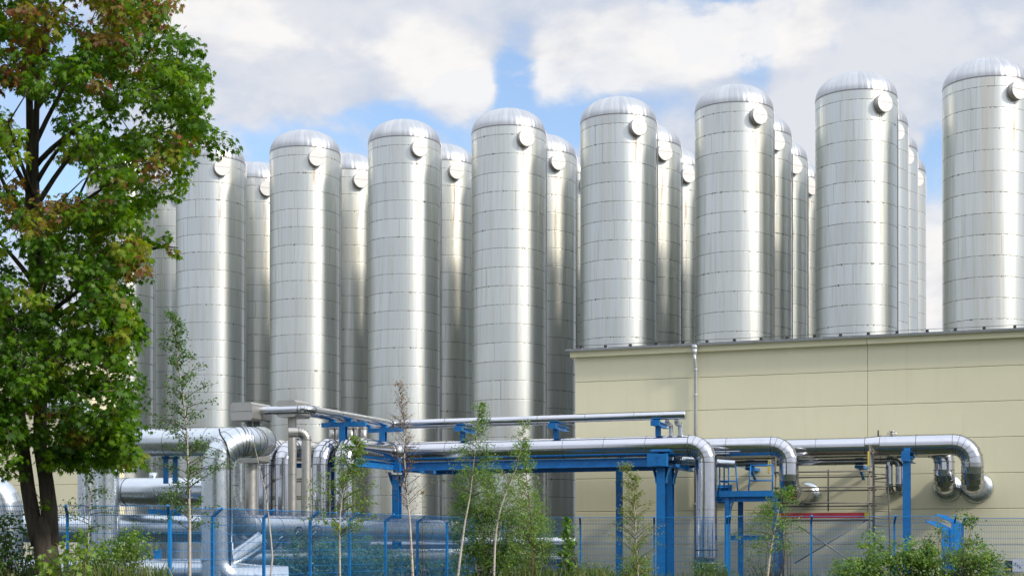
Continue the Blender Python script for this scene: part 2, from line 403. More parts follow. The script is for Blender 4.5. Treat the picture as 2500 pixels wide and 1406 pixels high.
M_WALL = render_wall('cream_render', (.775, .735, .515), (.52, .47, .33)); M_FASC = render_wall('cream_fascia', (.82, .77, .51), (.50, .43, .29))
M_JOINT = paint('joint_mastic', (.50, .45, .30), .8); M_ROOF = paint('dark_roofing', (.05, .05, .055), .8)

# ------------------------------------------------------------------ ground
def build_ground():
    n = NT('grassy_ground'); a = n.noise(.35, 6, .6); b = n.noise(9, 6, .7)
    base = n.mix(n.rng(a, .35, .65), (.022, .042, .012), (.06, .058, .034)); base = n.mix(n.rng(b, .4, .7, 0, .6), base, (.016, .030, .009))
    n.set(col=base, rough=.95, nrm=n.bump(b, .8, .1))
    mb = MB(); S = 2500
    mb.v = [Vector(p) for p in ((-S, -S, 0), (S, -S, 0), (S, S, 0), (-S, S, 0))]; mb.f = [[0, 1, 2, 3]]; mb.m = [0]; mb.s = [False]
    tag(obj('ground', mb, n.mat), None, None, kind='structure')
    n = NT('gravel_yard'); a = n.noise(1.2, 5, .6); b = n.noise(40, 4, .7)
    n.set(col=n.mix(n.rng(b, .3, .7), (.055, .050, .042), (.12, .11, .09)), rough=.95, nrm=n.bump(b, .8, .03))
    mb = MB(); mb.v = [Vector(p) for p in ((-45, 50, .004), (2.3, 59, .004), (60, 38, .004), (80, 110, .004), (-45, 125, .004))]; mb.f = [[0, 1, 2, 3, 4]]; mb.m = [0]; mb.s = [False]
    tag(obj('yard_ground', mb, n.mat), None, None, kind='structure')
build_ground()

# ------------------------------------------------------------------ tanks
def tank_proto(label):
    t = thing('storage_tank', label, 'tank', (0, 0, 0), 'silver storage tanks standing in rows')
    N = 96
    mb = MB(); Z = [0, 6, 12, 18, TANK_Z]
    c = Vector((0, 0, 0)); ax = Vector((1, 0, 0)); ay = Vector((0, 1, 0))
    mb.rings([ring(Vector((0, 0, z)), ax, ay, TANK_R, N) for z in Z])
    obj('shell', mb, M_SHELL, t)
    mb = MB(); rs = []
    rs.append(ring(Vector((0, 0, TANK_Z - .03)), ax, ay, TANK_R + .012, N))
    for k in range(19):
        th = k / 18 * math.pi / 2
        r = (TANK_R + .012) * max(math.cos(th), 0) ** (2 / 2.25); h = 1.32 * math.sin(th) ** (2 / 2.1)
        rs.append(ring(Vector((0, 0, TANK_Z + h)), ax, ay, max(r, .02), N))
    mb.rings(rs, cap1=True); obj('dome', mb, M_DOME, t)
    d = Vector((math.sin(MAN_AZ), -math.cos(MAN_AZ), 0)); zc = Vector((0, 0, 23.2))
    mb = MB(); mb.cyl(zc + d * (TANK_R - .12), zc + d * (TANK_R + .25), .45, n=40)
    mh = obj('manhole', mb, M_RIM, t)
    mb = MB(); mb.cyl(zc + d * (TANK_R + .252), zc + d * (TANK_R + .29), .462, .44, n=40)
    s = Vector((0, 0, 1)).cross(d)
    mb.bar(zc + d * (TANK_R + .292) - s * .44 + Vector((0, 0, .04)), zc + d * (TANK_R + .292) + s * .44 + Vector((0, 0, .04)), .006, .018, mat=1)
    obj('cover', mb, [M_COVER, M_SEAM], mh)
    a = R_(-2); q = Vector((math.cos(a), math.sin(a), 0)) * (TANK_R + .06)
    mb = MB(); mb.tube([q + Vector((0, 0, .2)), q + Vector((0, 0, TANK_Z - .1)), q * .97 + Vector((0, 0, TANK_Z + .15))], .035, 8)
    for k in range(0, 24, 2): mb.box(q * .985 + Vector((0, 0, k + .6)), (.10, .09, .05))
    obj('conduit', mb, M_COVER, t)
    mb = MB(); mb.cyl((0, 0, 0), (0, 0, .35), TANK_R + .12, n=48); obj('plinth', mb, paint('concrete', (.32, .31, .29), .9), t)
    return t
def copy_tree(o, parent=None):
    c = o.copy(); COL.objects.link(c)
    if parent is not None: c.parent = parent
    for ch in list(o.children): copy_tree(ch, c)
    return c
def build_tanks():
    rowd = Vector((5.80, -2.117, 0)); colv = Vector((1.87, 5.12, 0)); base = Vector((-11.79, 86.4, 0))
    names = {-2: 'behind the maple crown', -1: 'just right of the maple', 0: 'second clear of the maple', 1: 'third from the maple', 2: 'beside the cream corner',
             3: 'first above the cream roof', 4: 'second above the cream roof', 5: 'third above the cream roof', 6: 'at the right edge of the photo'}
    rows = ['front', 'second', 'third', 'rear']
    pos = []
    for r in range(4):
        for i in range(-2, 7): pos.append((r, i, base + rowd * i + colv * r))
    spans = []; keep = []
    for r, i, p in sorted(pos, key=lambda q: q[2].y):
        x = CX + p.x / p.y * F; w = TANK_R / p.y * F; lo, hi = x - w, x + w
        free = [(max(lo, -10), min(hi, 2510))]
        for a, b in spans:
            nf = []
            for u, v in free:
                if b <= u or a >= v: nf.append((u, v))
                else:
                    if a > u: nf.append((u, a))
                    if b < v: nf.append((b, v))
            free = nf
        vis = sum(max(v - u, 0) for u, v in free)
        if vis > 5 and hi > 300: keep.append((r, i, p, free))
        spans.append((lo, hi))
    proto = None
    for r, i, p, free in keep:
        if r == 0: lab = 'front row silver tank, ' + names[i]
        else:
            lab = '%s row tank behind the front tank %s' % (rows[r], names[i])
        if proto is None: proto = o = tank_proto(lab)
        else: o = copy_tree(proto)
        o['label'] = lab; o.location = p; o.rotation_euler = (0, 0, R_(random.uniform(-2, 2)))
build_tanks()

# ------------------------------------------------------------------ buildings
def facade(mb, s0, s1, zs, vjs, depth=.22):
    """courses of panels with open joints, on the d = 0 face"""
    xs = [s0] + vjs + [s1]
    for a, b in zip(xs[:-1], xs[1:]):
        for z0, z1 in zip(zs[:-1], zs[1:]):
            g = .006
            c = P((a + b) / 2, -depth / 2, (z0 + z1) / 2)
            hx, hy, hz = (b - a) / 2 - g, depth / 2, (z1 - z0) / 2 - g
            k = .012; bb = len(mb.v)
            for (sx, sy, sz, dx) in [(-1, -1, -1, 0), (1, -1, -1, 0), (1, -1, 1, 0), (-1, -1, 1, 0), (-1, 1, -1, 0), (1, 1, -1, 0), (1, 1, 1, 0), (-1, 1, 1, 0), (-1, 1, -1, 1), (1, 1, -1, 1), (1, 1, 1, 1), (-1, 1, 1, 1)]:
                X = hx - (k if dx else 0); Zz = hz - (k if dx else 0); D = hy if dx else (hy - k if sy > 0 else hy)
                mb.v.append(c + U * sx * X + NN * sy * D + Vector((0, 0, sz * Zz)))
            for f in ((0, 3, 2, 1), (0, 1, 5, 4), (1, 2, 6, 5), (2, 3, 7, 6), (3, 0, 4, 7), (4, 5, 9, 8), (5, 6, 10, 9), (6, 7, 11, 10), (7, 4, 8, 11), (8, 9, 10, 11)):
                mb.f.append([bb + q for q in f]); mb.m.append(0); mb.s.append(False)
def building(name, label, s0, s1, zs, vjs, depth, downpipe=None):
    t = thing(name, label, 'building', P(s0, 0, 0)); top = zs[-1]
    mb = MB(); facade(mb, s0, s1, zs, vjs)
    mb.quadbox(P((s0 + s1) / 2, -.18 - depth / 2, top / 2), U * ((s1 - s0) / 2 - .03), NN * depth / 2, Vector((0, 0, top / 2 - .01)), 1)
    for k in range(len(zs) - 1):   # end wall courses
        for sx, ss in ((s0 + .011, -1), (s1 - .011, 1)):
            mb.quadbox(P(sx, -.24 - depth / 2, (zs[k] + zs[k + 1]) / 2), U * .02, NN * depth / 2, Vector((0, 0, (zs[k + 1] - zs[k]) / 2 - .01)))
    obj('wall', mb, [M_WALL, M_JOINT], t)
    mb = MB()
    xs = [s0 - .15] + vjs + [s1]
    for a, b in zip(xs[:-1], xs[1:]):
        mb.quadbox(P((a + b) / 2, .04, top + .13), U * ((b - a) / 2 - .008), NN * .14, Vector((0, 0, .115)))
        mb.quadbox(P((a + b) / 2, .0, top + .02), U * ((b - a) / 2 - .008), NN * .055, Vector((0, 0, .03)))
    obj('fascia', mb, M_FASC, t)
    mb = MB(); L = s1 - s0 + .3
    mb.quadbox(P((s0 + s1) / 2 - .1, -depth / 2 + .15, top + .30), U * (L / 2), NN * (depth / 2 + .0), Vector((0, 0, .035)))
    for k in range(int(L)):       # lightning conductor blocks and the wire they carry
        p = P(s0 + .3 + k * .98 + random.uniform(-.06, .06), .05, top + .385)
        mb.box(p, (.10, .10, .09), U)
    mb.cyl(P(s0, .05, top + .455), P(s1, .05, top + .44), .008, n=6)
    obj('roof', mb, M_ROOF, t)
    # half-round gutter
    mb = MB(); ra, rb = [], []
    prof = [(math.cos(q), math.sin(q)) for q in [math.pi + math.pi * k / 8 for k in range(9)]] + [(.86 * math.cos(q), .86 * math.sin(q)) for q in [2 * math.pi - math.pi * k / 8 for k in range(9)]]
    for sx in (s0 - .28, s1): ra.append([P(sx, .27 + c * .085, top + .30 + s * .085) for c, s in prof])
    mb.rings(ra, cap0=True, cap1=True, smooth=False)
    g = obj('gutter', mb, M_ZINC, t)
    mb = MB()
    k = s0 - .1
    while k < s1:
        mb.tube([P(k, .17 + .20 * 0 + .10 + c * .093, top + .30 + s * .093) for c, s in prof[:9]] + [P(k, .36, top + .325)], .010, 5); k += .5
    obj('gutter_bracket', mb, M_ZINC, t, 'row of thin hooks holding the gutter')
    if downpipe is not None:
        mb = MB(); x = downpipe
        mb.cyl(P(x, .27, top + .24), P(x, .27, top + .10), .12, .11, n=16); mb.cyl(P(x, .27, top + .10), P(x, .27, top - .12), .11, .055, n=16)
        mb.tube([P(x, .27, top - .1), P(x, .27, top - .28), P(x, .17, top - .5), P(x, .12, top - .65), P(x, .12, .2)], .062, 14)
        for z in (top - .62, top - 1.55, top - 3.6, top - 5.6): mb.cyl(P(x, .12, z), P(x, .12, z - .06), .075, n=14); mb.box(P(x, .04, z - .03), (.04, .1, .03), U)
        obj('downpipe', mb, M_ZINC, t)
    return t
zs = [0, .52, 1.76, 3.0, 4.24, 5.48, 6.72, 7.94, 8.87]
bl = building('factory_building', 'long cream panelled building with a dark gutter on the right', 0, 24, zs, [s_at(2118, 0), s_at(2118, 0) + 12.2], 9, s_at(1696, .27))
s_r = s_at(190, 0)
zl = [0, .6, 1.85, 3.1, 4.35, 5.6, 6.85, 8.1, 9.35, 10.5]
building('factory_building', 'cream panelled building glimpsed behind the maple on the left', s_r - 24, s_r, zl, [s_r - 12], 3.2, None)
# small tilt louvre on the wall
def louvre():
    t = thing('wall_vent', 'dark blue louvred vent on the cream wall behind the platform', 'vent', PP(1764, 1225, .1))
    c = PP(1764, 1205, .1); mb = MB(); mb.quadbox(c - NN * .06, U * .33, NN * .04, Vector((0, 0, .33))); obj('frame', mb, M_BLUE, t)
    for k in range(6):
        mb = MB(); q = c + Vector((0, 0, -.25 + k * .1)); mb.quadbox(q + NN * .02, U * .28, (NN * .05 - Vector((0, 0, .03))), Vector((0, 0, .006))); obj('slat', mb, M_BLUE, t)
louvre()
def notice():
    t = thing('notice_board', 'white notice board by a dark cabinet at the foot of the cream wall', 'notice board', PP(2484, 1400, .15))
    c = PP(2486, 1379, .15); mb = MB(); mb.quadbox(c, U * .20, NN * .015, Vector((0, 0, .21))); obj('board', mb, M_WHITE, t)
    mb = MB()
    for k in range(3): mb.quadbox(c + NN * .02 + U * (-.08 + .07 * k) + Vector((0, 0, .05 - .06 * k)), U * .012, NN * .003, Vector((0, 0, .04)))
    obj('print', mb, M_DARK, t)
    t = thing('wall_cabinet', 'small dark cabinet left of the white notice board', 'cabinet', PP(2461, 1400, .1))
    c = PP(2463, 1382, .14); mb = MB(); mb.quadbox(c, U * .115, NN * .12, Vector((0, 0, .20))); obj('case', mb, M_DARK, t)
    mb = MB(); mb.quadbox(c + NN * .13 - Vector((0, 0, .1)), U * .085, NN * .006, Vector((0, 0, .035))); obj('plate', mb, M_YEL, t)
notice()

# ------------------------------------------------------------------ pipes
def fillet(pts, bend):
    """-> list of ('s', p, q) and ('e', centre-line points)"""
    out = []; cur = pts[0]
    for i in range(1, len(pts) - 1):
        p = pts[i]; d0 = (p - pts[i - 1]).normalized(); d1 = (pts[i + 1] - p).normalized()
        th = d0.angle(d1)
        if th < .02: continue
        b = bend[i - 1] if isinstance(bend, (list, tuple)) else bend
        t = b * math.tan(th / 2); a = p - d0 * t; e = p + d1 * t
        c = a + (d1 - d0 * d0.dot(d1)).normalized() * b
        nseg = max(2, int(round(th / R_(15))))
        ax = d0.cross(d1).normalized()
        arc = [c + Matrix.Rotation(th * k / nseg, 3, ax) @ (a - c) for k in range(nseg + 1)]
        tans = [Matrix.Rotation(th * k / nseg, 3, ax) @ d0 for k in range(nseg + 1)]
        if (a - cur).length > .03: out.append(('s', cur, a))
        out.append(('e', arc, tans)); cur = e
    out.append(('s', cur, pts[-1])); return out
def bead(mb, c, d, r, w=.012, h=.007, mat=1, n=32):
    a, b = basis(d)
    mb.rings([ring(c - d * w, a, b, r - .002, n), ring(c - d * w, a, b, r + h, n), ring(c + d * w, a, b, r + h, n), ring(c + d * w, a, b, r - .002, n)], mat, False)
def pipe(name, label, pts, r, bend=None, seam=1.5, mat=None, group='clad pipes of the works', cat='pipe', caps=(False, False), n=32, light=False):
    mat = mat or M_PIPE; bend = bend if bend is not None else r * 1.7
    pts = [Vector(p) for p in pts]; t = thing(name, label, cat, pts[0], group)
    mats = [mat, M_SEAML if light else M_SEAM]
    segs = fillet(pts, bend)
    for k, sg in enumerate(segs):
        mb = MB()
        if sg[0] == 's':
            d = (sg[2] - sg[1]); L = d.length; d.normalize(); a, b = basis(d)
            m_ = max(1, int(round(L / seam)))
            for j in range(m_):
                q0 = sg[1] + d * L * j / m_; q1 = sg[1] + d * L * (j + 1) / m_
                e = random.uniform(-.003, .003)
                mb.rings([ring(q0, a, b, r + e, n), ring(q1, a, b, r + e * .5, n)])
                if j: bead(mb, q0, d, r, .008, .006)
            if k == 0 and caps[0]: mb.rings([ring(sg[1], a, b, r, n), ring(sg[1] - d * .02, a, b, r * .95, n)], cap1=True)
            if k == len(segs) - 1 and caps[1]:
                mb.rings([ring(sg[2], a, b, r + .012, n), ring(sg[2] + d * .03, a, b, r + .012, n)], cap1=True)
            if r > .1: bead(mb, sg[1], d, r, .015, .012) if k else None; bead(mb, sg[2], d, r, .015, .012) if k < len(segs) - 1 else None
            obj('straight_section', mb, mats, t)
        else:
            arc, tans = sg[1], sg[2]
            a, b = basis(tans[0]); rr = []
            for c, d in zip(arc, tans):
                a = (a - d * a.dot(d)).normalized(); b = d.cross(a); rr.append(ring(c, a, b, r, n))
            for q in range(len(rr) - 1): mb.rings([rr[q], rr[q + 1]])
            for q in range(1, len(rr) - 1): bead(mb, arc[q], tans[q], r, .009, .006, n=n)
            obj('elbow', mb, mats, t)
    return t
def flange(t, c, d, r0, r1, mat=None):
    mb = MB(); a, b = basis(d); mb.rings([ring(c + d * .02, a, b, r1, 40), ring(c + d * .09, a, b, r1 * .97, 40), ring(c + d * .16, a, b, r0, 40)], cap0=True)
    obj('wall_collar', mb, mat or M_PIPE2, t)

ZA = 5.09; RA = .362
sA = -5.25; dV = 9.0
dA, dB, dC, dD = 5.0, 3.75, 2.55, 1.45
# A
t = pipe('insulated_pipe', 'front thick silver pipe bending down to the ground left of the platform',
         [P(sA, dV, .3), P(sA, dV, ZA), P(sA, dA, ZA), P(s_at(1725, dA), dA, ZA), P(s_at(1725, dA), dA, 1.0), P(s_at(1725, dA), dA - 1.2, .45)], RA, [.62, .62, .58, .5], 1.55)
c = P(s_at(1725, dA), dA, z_at(1725, 1342, dA)); mb = MB(); mb.cyl(c, c - Vector((0, 0, .42)), RA - .03, n=32); bead(mb, c, Vector((0, 0, 1)), RA, .02, .02, 0); bead(mb, c - Vector((0, 0, .44)), Vector((0, 0, 1)), RA, .02, .012, 1)
obj('collar', mb, [M_DARK, M_SEAML], t)
# B: ends in the wall
sB = s_at(1926, dB)
t = pipe('insulated_pipe', 'middle thick silver pipe dropping beside the scaffold into the wall', [P(-6.14, dV, .3), P(-6.14, dV, ZA), P(-6.14, dB, ZA), P(sB, dB, ZA), P(sB, dB, z_at(1925, 1196, dB)), P(sB, .0, z_at(1925, 1196, dB) - .02)], .33, [.62, .62, .58, .52], 1.6)
flange(t, P(sB, 0, z_at(1925, 1196, dB) - .02), NN, .33, .47)
# C: with enlarger
sC = s_at(2374, dC); zC = z_at(2374, 1180, dC); xr = s_at(2150, dC)
t = pipe('insulated_pipe', 'thick silver pipe ending in the rightmost wall collar', [P(-7.6, dV, .3), P(-7.6, dV, ZA), P(-7.6, dC, ZA), P(xr - .5, dC, ZA)], .31, [.6, .6], 1.6)
pts = [P(xr, dC, ZA), P(sC, dC, ZA), P(sC, dC, zC), P(sC, 0, zC - .05)]
for k, sg in enumerate(fillet(pts, [.62, .56])):
    mb = MB()
    if sg[0] == 's':
        d = (sg[2] - sg[1]); L = d.length; d.normalize(); m_ = max(1, int(round(L / (1.55 if k == 0 else .42)))); a, b = basis(d)
        for j in range(m_):
            mb.rings([ring(sg[1] + d * L * j / m_, a, b, .362, 32), ring(sg[1] + d * L * (j + 1) / m_, a, b, .358, 32)])
            bead(mb, sg[1] + d * L * j / m_, d, .36, .012, .01, 1 if k == 0 else 2)
        obj('straight_section', mb, [M_PIPE, M_SEAM, M_SEAML], t)
    else:
        a, b = basis(sg[2][0]); rr = []
        for c, d in zip(sg[1], sg[2]):
            a = (a - d * a.dot(d)).normalized(); b = d.cross(a); rr.append(ring(c, a, b, .36, 32))
        for q in range(len(rr) - 1): mb.rings([rr[q], rr[q + 1]])
        for q in range(0, len(rr)): bead(mb, sg[1][q], sg[2][q], .36, .010, .007)
        obj('elbow', mb, [M_PIPE, M_SEAM], t)
flange(t, P(sC, 0, zC - .05), NN, .36, .54)
mb = MB(); a, b = basis(U); mb.rings([ring(P(xr - .5, dC, ZA), a, b, .312, 32), ring(P(xr, dC, ZA), a, b, .361, 32)]); bead(mb, P(xr - .5, dC, ZA), U, .312); bead(mb, P(xr, dC, ZA), U, .36); obj('reducer', mb, [M_PIPE, M_SEAM], t)
q = P(s_at(2178, dC), dC, ZA + .34); mb = MB(); mb.cyl(q, q + Vector((0, 0, .14)), .06, n=14); mb.cyl(q + Vector((0, 0, .13)), q + Vector((0, 0, .16)), .10, n=14); mb.cyl(q + Vector((0, 0, .08)) - U * .16, q + Vector((0, 0, .08)) + U * .16, .02, n=8); obj('valve', mb, M_BOX, t)
q = P(s_at(2144, dC), dC, ZA + .32); mb = MB(); mb.cyl(q, q + Vector((0, 0, .22)), .025, n=8); obj('vent_stub', mb, M_DARK, t)
# D
sD = s_at(2305, dD); zD = z_at(2305, 1182, dD)
t = pipe('insulated_pipe', 'thick silver pipe ending in the second wall collar from the right', [P(-8.35, dV, .3), P(-8.35, dV, ZA), P(-8.35, dD, ZA), P(sD, dD, ZA - .02), P(sD, dD, zD), P(sD, 0, zD - .05)], .345, [.6, .6, .5, .5], 1.6)
flange(t, P(sD, 0, zD - .05), NN, .345, .5)
q = P(-8.35, 6.4, ZA + .3); mb = MB(); mb.cyl(q, q + Vector((0, 0, .42)), .17, n=24); obj('stub', mb, M_PIPE, t)
# stubs rising from A, B and C near the T support
tt = thing('pipe_stubs', 'upright silver stubs rising beneath the blue T support', 'pipe', P(-5.3, 8.2, 5.3), 'clad pipes of the works')
for (px, r) in ((812, .12), (826, .11), (856, .14), (870, .1), (888, .12)):
    q = PP(px, 1085, 7.6); mb = MB(); mb.cyl(q, Vector((q.x, q.y, z_at(px, 1043, 7.6))), r, n=20); mb.cyl(Vector((q.x, q.y, z_at(px, 1043, 7.6))), Vector((q.x, q.y, z_at(px, 1043, 7.6) - .05)), r + .012, n=20); obj('stub', mb, M_BOX, tt)
# E thin pipe
dE = 1.1; sE = s_at(2196, dE); zE = z_at(2100, 1125, dE)
t = pipe('insulated_pipe', 'thin silver pipe low on the cream wall behind the scaffold', [P(s_at(1640, dE), dE, zE), P(sE, dE, zE), P(sE, dE, z_at(2195, 1196, dE)), P(sE, 0, z_at(2195, 1196, dE))], .135, .2, 2.2)
pipe('insulated_pipe', 'short thin silver drop pipe left of the blue end column', [P(s_at(2171, dE), dE, zE), P(s_at(2171, dE), dE, z_at(2171, 1196, dE)), P(s_at(2171, dE), 0, z_at(2171, 1196, dE))], .125, .2, 2.2)
# F, the long upper pipe
ZF = EYE + 4.33; rF = .135; dF = 5.0
s1 = s_at(960, dF); q0 = P(s1, dF, ZF); dk = 6.5
q1 = P(s1, dF + dk, ZF)
pipe('insulated_pipe', 'long thin silver pipe running highest from the near grey box', [q1 - U * 1.75, q1, q0, P(s_at(1672, dF), dF, ZF)], rF, .32, 1.7, caps=(False, True))
s2 = s1 + .1; dF2 = dF - .75
pipe('insulated_pipe', 'thin silver pipe running behind the highest one from the far grey box', [P(s2 - .75, dF + dk - .5, ZF), P(s2 - .75, dF2, ZF), P(s_at(1400, dF2), dF2, ZF)], rF * .95, .32, 1.7)
for (px, r) in ((1629, .075), (1652, .085)):
    a = P(s_at(px, 4.9), 4.9, ZF - .1)
    pipe('branch_pipe', 'small silver elbow under the upper pipe end, ' + ('the left one' if px == 1629 else 'the right one'), [a, a - Vector((0, 0, .17)), a + Vector((0, 0, -.17)) - NN * .3 + U * (.06), a + Vector((0, 0, -1.4)) - NN * .3 + U * .06], r, .09, 1.0, mat=M_PIPE2, light=True)
for px, dd in ((1637, 4.0), (1655, 4.3)):
    a = PP(px, 1115, dd); pipe('branch_pipe', 'dark silver branch pipe under the main pipe by the double column, ' + ('the back one' if px == 1637 else 'the front one'), [a + U * -.2 + Vector((0, 0, .3)), a + Vector((0, 0, -.1)), a + U * 2.0 - Vector((0, 0, .28))], .13, .25, 1.0, mat=M_PIPE2)
# grey boxes at the left ends
def box_round(mb, c, hx, hy, hz, k=.06):
    """box with chamfered vertical profile"""
    prof = [(-hx + k, -hz), (hx - k, -hz), (hx, -hz + k), (hx, hz - k), (hx - k, hz), (-hx + k, hz), (-hx, hz - k), (-hx, -hz + k)]
    mb.rings([[c + U * x + NN * hy * s + Vector((0, 0, z)) for x, z in prof] for s in (1, -1)], smooth=False, cap0=True, cap1=True)
t = thing('valve_box', 'large grey clad valve box at the near end of the upper pipe', 'valve box', q1 - U * 2.15)
c = q1 - U * 2.1 + Vector((0, 0, -.05)); mb = MB(); box_round(mb, c, .40, .62, .29); obj('casing', mb, M_BOX, t)
mb = MB(); mb.quadbox(c + NN * .625, U * .39, NN * .004, Vector((0, 0, .007))); obj('joint', mb, M_SEAM, t)
for dx, r in ((-.08, .10), (.12, .11)):
    mb = MB(); mb.cyl(c + U * dx - NN * .15 * (1 if dx > 0 else 0) - Vector((0, 0, .28)), c + U * dx - NN * .15 * (1 if dx > 0 else 0) - Vector((0, 0, 1.35)), r, n=20); obj('standpipe', mb, M_PIPE2, t)
qb = P(s2 - .75, dF + dk - .5, ZF)
t = thing('valve_box', 'grey clad valve box further back above the slim standpipes', 'valve box', qb)
c = qb + Vector((0, 0, .05)) - U * .15; mb = MB(); box_round(mb, c, .36, .5, .27); obj('casing', mb, M_BOX, t)
pipe('insulated_pipe', 'slim silver standpipe under the further valve box', [Vector((c.x, c.y, .3)) - U * .05, c - U * .05 - Vector((0, 0, .25))], .14, None, 1.9, mat=M_BOX)
a = at(748, 1250, 49.0)
pipe('insulated_pipe', 'slim silver hooked pipe bending over right of the standpipe', [at(704, 1055, 48.9), at(748, 1055, 49.0), at(748, 1400, 49.0)], .155, .24, 1.9, mat=M_BOX)
t = thing('valve_box', 'low grey clad box half hidden behind the big elbow', 'valve box', at(622, 1130, 48.5))
mb = MB(); box_round(mb, at(620, 1112, 48.5), .38, .35, .24); obj('casing', mb, M_BOX, t)
pipe('insulated_pipe', 'grey standpipe below the low valve box', [at(613, 1420, 48.7), at(613, 1128, 48.7)], .20, None, 1.9, mat=M_BOX)
pipe('insulated_pipe', 'short dark standpipe beside the low valve box', [at(583, 1300, 49.5), at(583, 1118, 49.5)], .16, None, 1.9, mat=M_PIPE2)
pipe('insulated_pipe', 'slim upright pipe behind the hooked pipe', [at(802, 1400, 53.5), at(802, 1090, 53.5)], .15, None, 2.1, mat=M_PIPE2)
pipe('insulated_pipe', 'pale upright pipe beside the leftmost blue column', [at(818, 1400, 55.5), at(818, 1110, 55.5)], .17, None, 2.1, mat=M_BOX)

# the big loop on the left
zG = at(530, 1076, 42).z
g0 = at(530, 1500, 42); g1 = at(530, 1076, 42); g1.z = zG; g2 = at(612, 1076, 42.6); g2.z = zG; g3 = g2 + Vector((-.05, 2.5, 0)); g3.z += .2; g4 = g3 - U * 5.6 + Vector((0, 0, .05)); g5 = Vector((g4.x, g4.y, .2))
t = pipe('insulated_pipe', 'biggest weathered silver pipe looping up and over at the left', [Vector((g0.x, g0.y, .75)), g1, g2, g3, g4, g5], .43, [.78, .62, .62, .9], 1.25, M_PIPE2)
# black cable on the loop
mb = MB(); mb.tube([g0 + Vector((.40, -.18, 0)), at(562, 1150, 41.7), at(560, 1110, 41.7), at(551, 1080, 41.65), at(538, 1060, 41.62), at(535, 1047, 41.75)], .022, 8)
obj('cable', mb, M_DARK, t)
# its foot: lobster back bend with bright seams
gf = Vector((g0.x, g0.y, .0))
pipe('insulated_pipe', 'silver bend at the foot of the biggest pipe', [at(530, 1322, 42.02), at(530, 1410, 42.02), at(700, 1420, 42.5)], .45, .55, .5, M_PIPE2, light=True)
pipe('insulated_pipe', 'slanting silver branch pipe behind the blue mesh fence', [at(560, 1375, 42.6), at(640, 1318, 43.0)], .26, None, .8, M_PIPE2, caps=(False, True))
# left verticals and horizontals
pipe('insulated_pipe', 'dark upright pipe just right of the maple trunk', [at(212, 1480, 50), at(212, 1000, 50), at(40, 990, 52)], .30, .6, 1.5, M_PIPE2)
pipe('insulated_pipe', 'silver elbow pipe at the left edge of the photo', [at(-220, 1196, 45), at(12, 1196, 45), at(12, 1420, 45)], .52, .62, .5, M_PIPE2, light=True)
pipe('insulated_pipe', 'thick silver pipe lying level behind the left fence', [at(-150, 1289, 49.5), at(525, 1289, 49.5)], .45, None, 1.3, M_PIPE2)
pipe('insulated_pipe', 'lowest thick silver pipe near the ground behind the left fence', [at(-150, 1396, 46.5), at(560, 1396, 46.5)], .42, None, 1.3, M_PIPE2)
t = pipe('insulated_pipe', 'fat horizontal pipe with a tapered bend below the blue bracket', [at(318, 1200, 49.8), at(300, 1200, 49.0) , at(560, 1200, 47.6)], .45, .3, 1.5, M_PIPE2)
q = at(340, 1200, 48.85)
mb = MB(); mb.cyl(q + Vector((.45, 0, .35)), q + Vector((.45, 0, .62)), .13, n=20); obj('stub', mb, M_PIPE2, t)
S0 = at(548, 1140, 44.6); S1 = at(548, 1288, 44.6); S2 = at(1110, 1296, 56); S2.z = S1.z
pipe('insulated_pipe', 'silver pipe curving down and away behind the mesh fence', [S0, S1, S2], .40, 1.25, 1.1, M_PIPE2)
S3 = S1 + Vector((0, 0, -.95)); S4 = S2 + Vector((.3, 1.0, -.95))
pipe('insulated_pipe', 'lower silver pipe running away behind the mesh fence', [S3 + Vector((.3, .8, 0)), S4], .30, None, 1.3, M_PIPE2)
for k, (y, r) in enumerate(((1328, .27), (1364, .21))):
    a = P(-9, -1.0, z_at(1350, y, -1.0)); pipe('insulated_pipe', ('upper' if k == 0 else 'lower') + ' silver pipe low behind the middle bushes', [a, a + U * 9.6], r, None, 1.2, M_PIPE)
# cable bridge support (blue bracket) between the fat pipes
t = thing('pipe_support', 'blue bracket between the two fat pipes at the left', 'support', at(418, 1168, 46.4), 'blue steel supports')
for px in (405, 428):
    mb = MB(); mb.bar(at(px, 1180, 46.5), at(px, 1118, 46.5), .14, .12); obj('post', mb, M_BLUE, t)
mb = MB(); mb.bar(at(396, 1117, 46.5), at(438, 1117, 46.5), .2, .08); obj('cap_plate', mb, M_BLUE, t)
t = thing('pipe_support', 'blue saddle support behind the left fence corner', 'support', at(405, 1260, 47.2), 'blue steel supports')
mb = MB(); mb.bar(at(365, 1248, 47), at(440, 1252, 47), .4, .16); obj('saddle', mb, M_BLUE, t)
mb = MB(); mb.bar(at(385, 1340, 47), at(385, 1400, 47), .2, .2); obj('post', mb, M_BLUE, t)
# hand wheels
for k, (px, y, Y, r) in enumerate(((690, 1308, 44, .16), (772, 1296, 46, .17), (730, 1296, 46.5, .13))):
    t = thing('hand_valve', ('left', 'right', 'smallest')[k] + ' dark handwheel behind the blue mesh fence', 'valve', at(px, y, Y), 'handwheels'); c = at(px, y, Y); mb = MB()
    mb.tube([c + Vector((math.cos(q) * r, .05 * math.sin(q), math.sin(q) * r)) for q in [2 * math.pi * j / 20 for j in range(21)]], .018, 6); obj('rim', mb, M_DARK, t)
    mb = MB()
    for q in (0, 60, 120): v = Vector((math.cos(R_(q)), 0, math.sin(R_(q)))) * r; mb.cyl(c - v, c + v, .012, n=6)
    obj('spoke', mb, M_DARK, t)
    mb = MB(); mb.cyl(c, c + Vector((-.25, .35, -.3)), .035, n=8); obj('stem', mb, M_PIPE2, t)
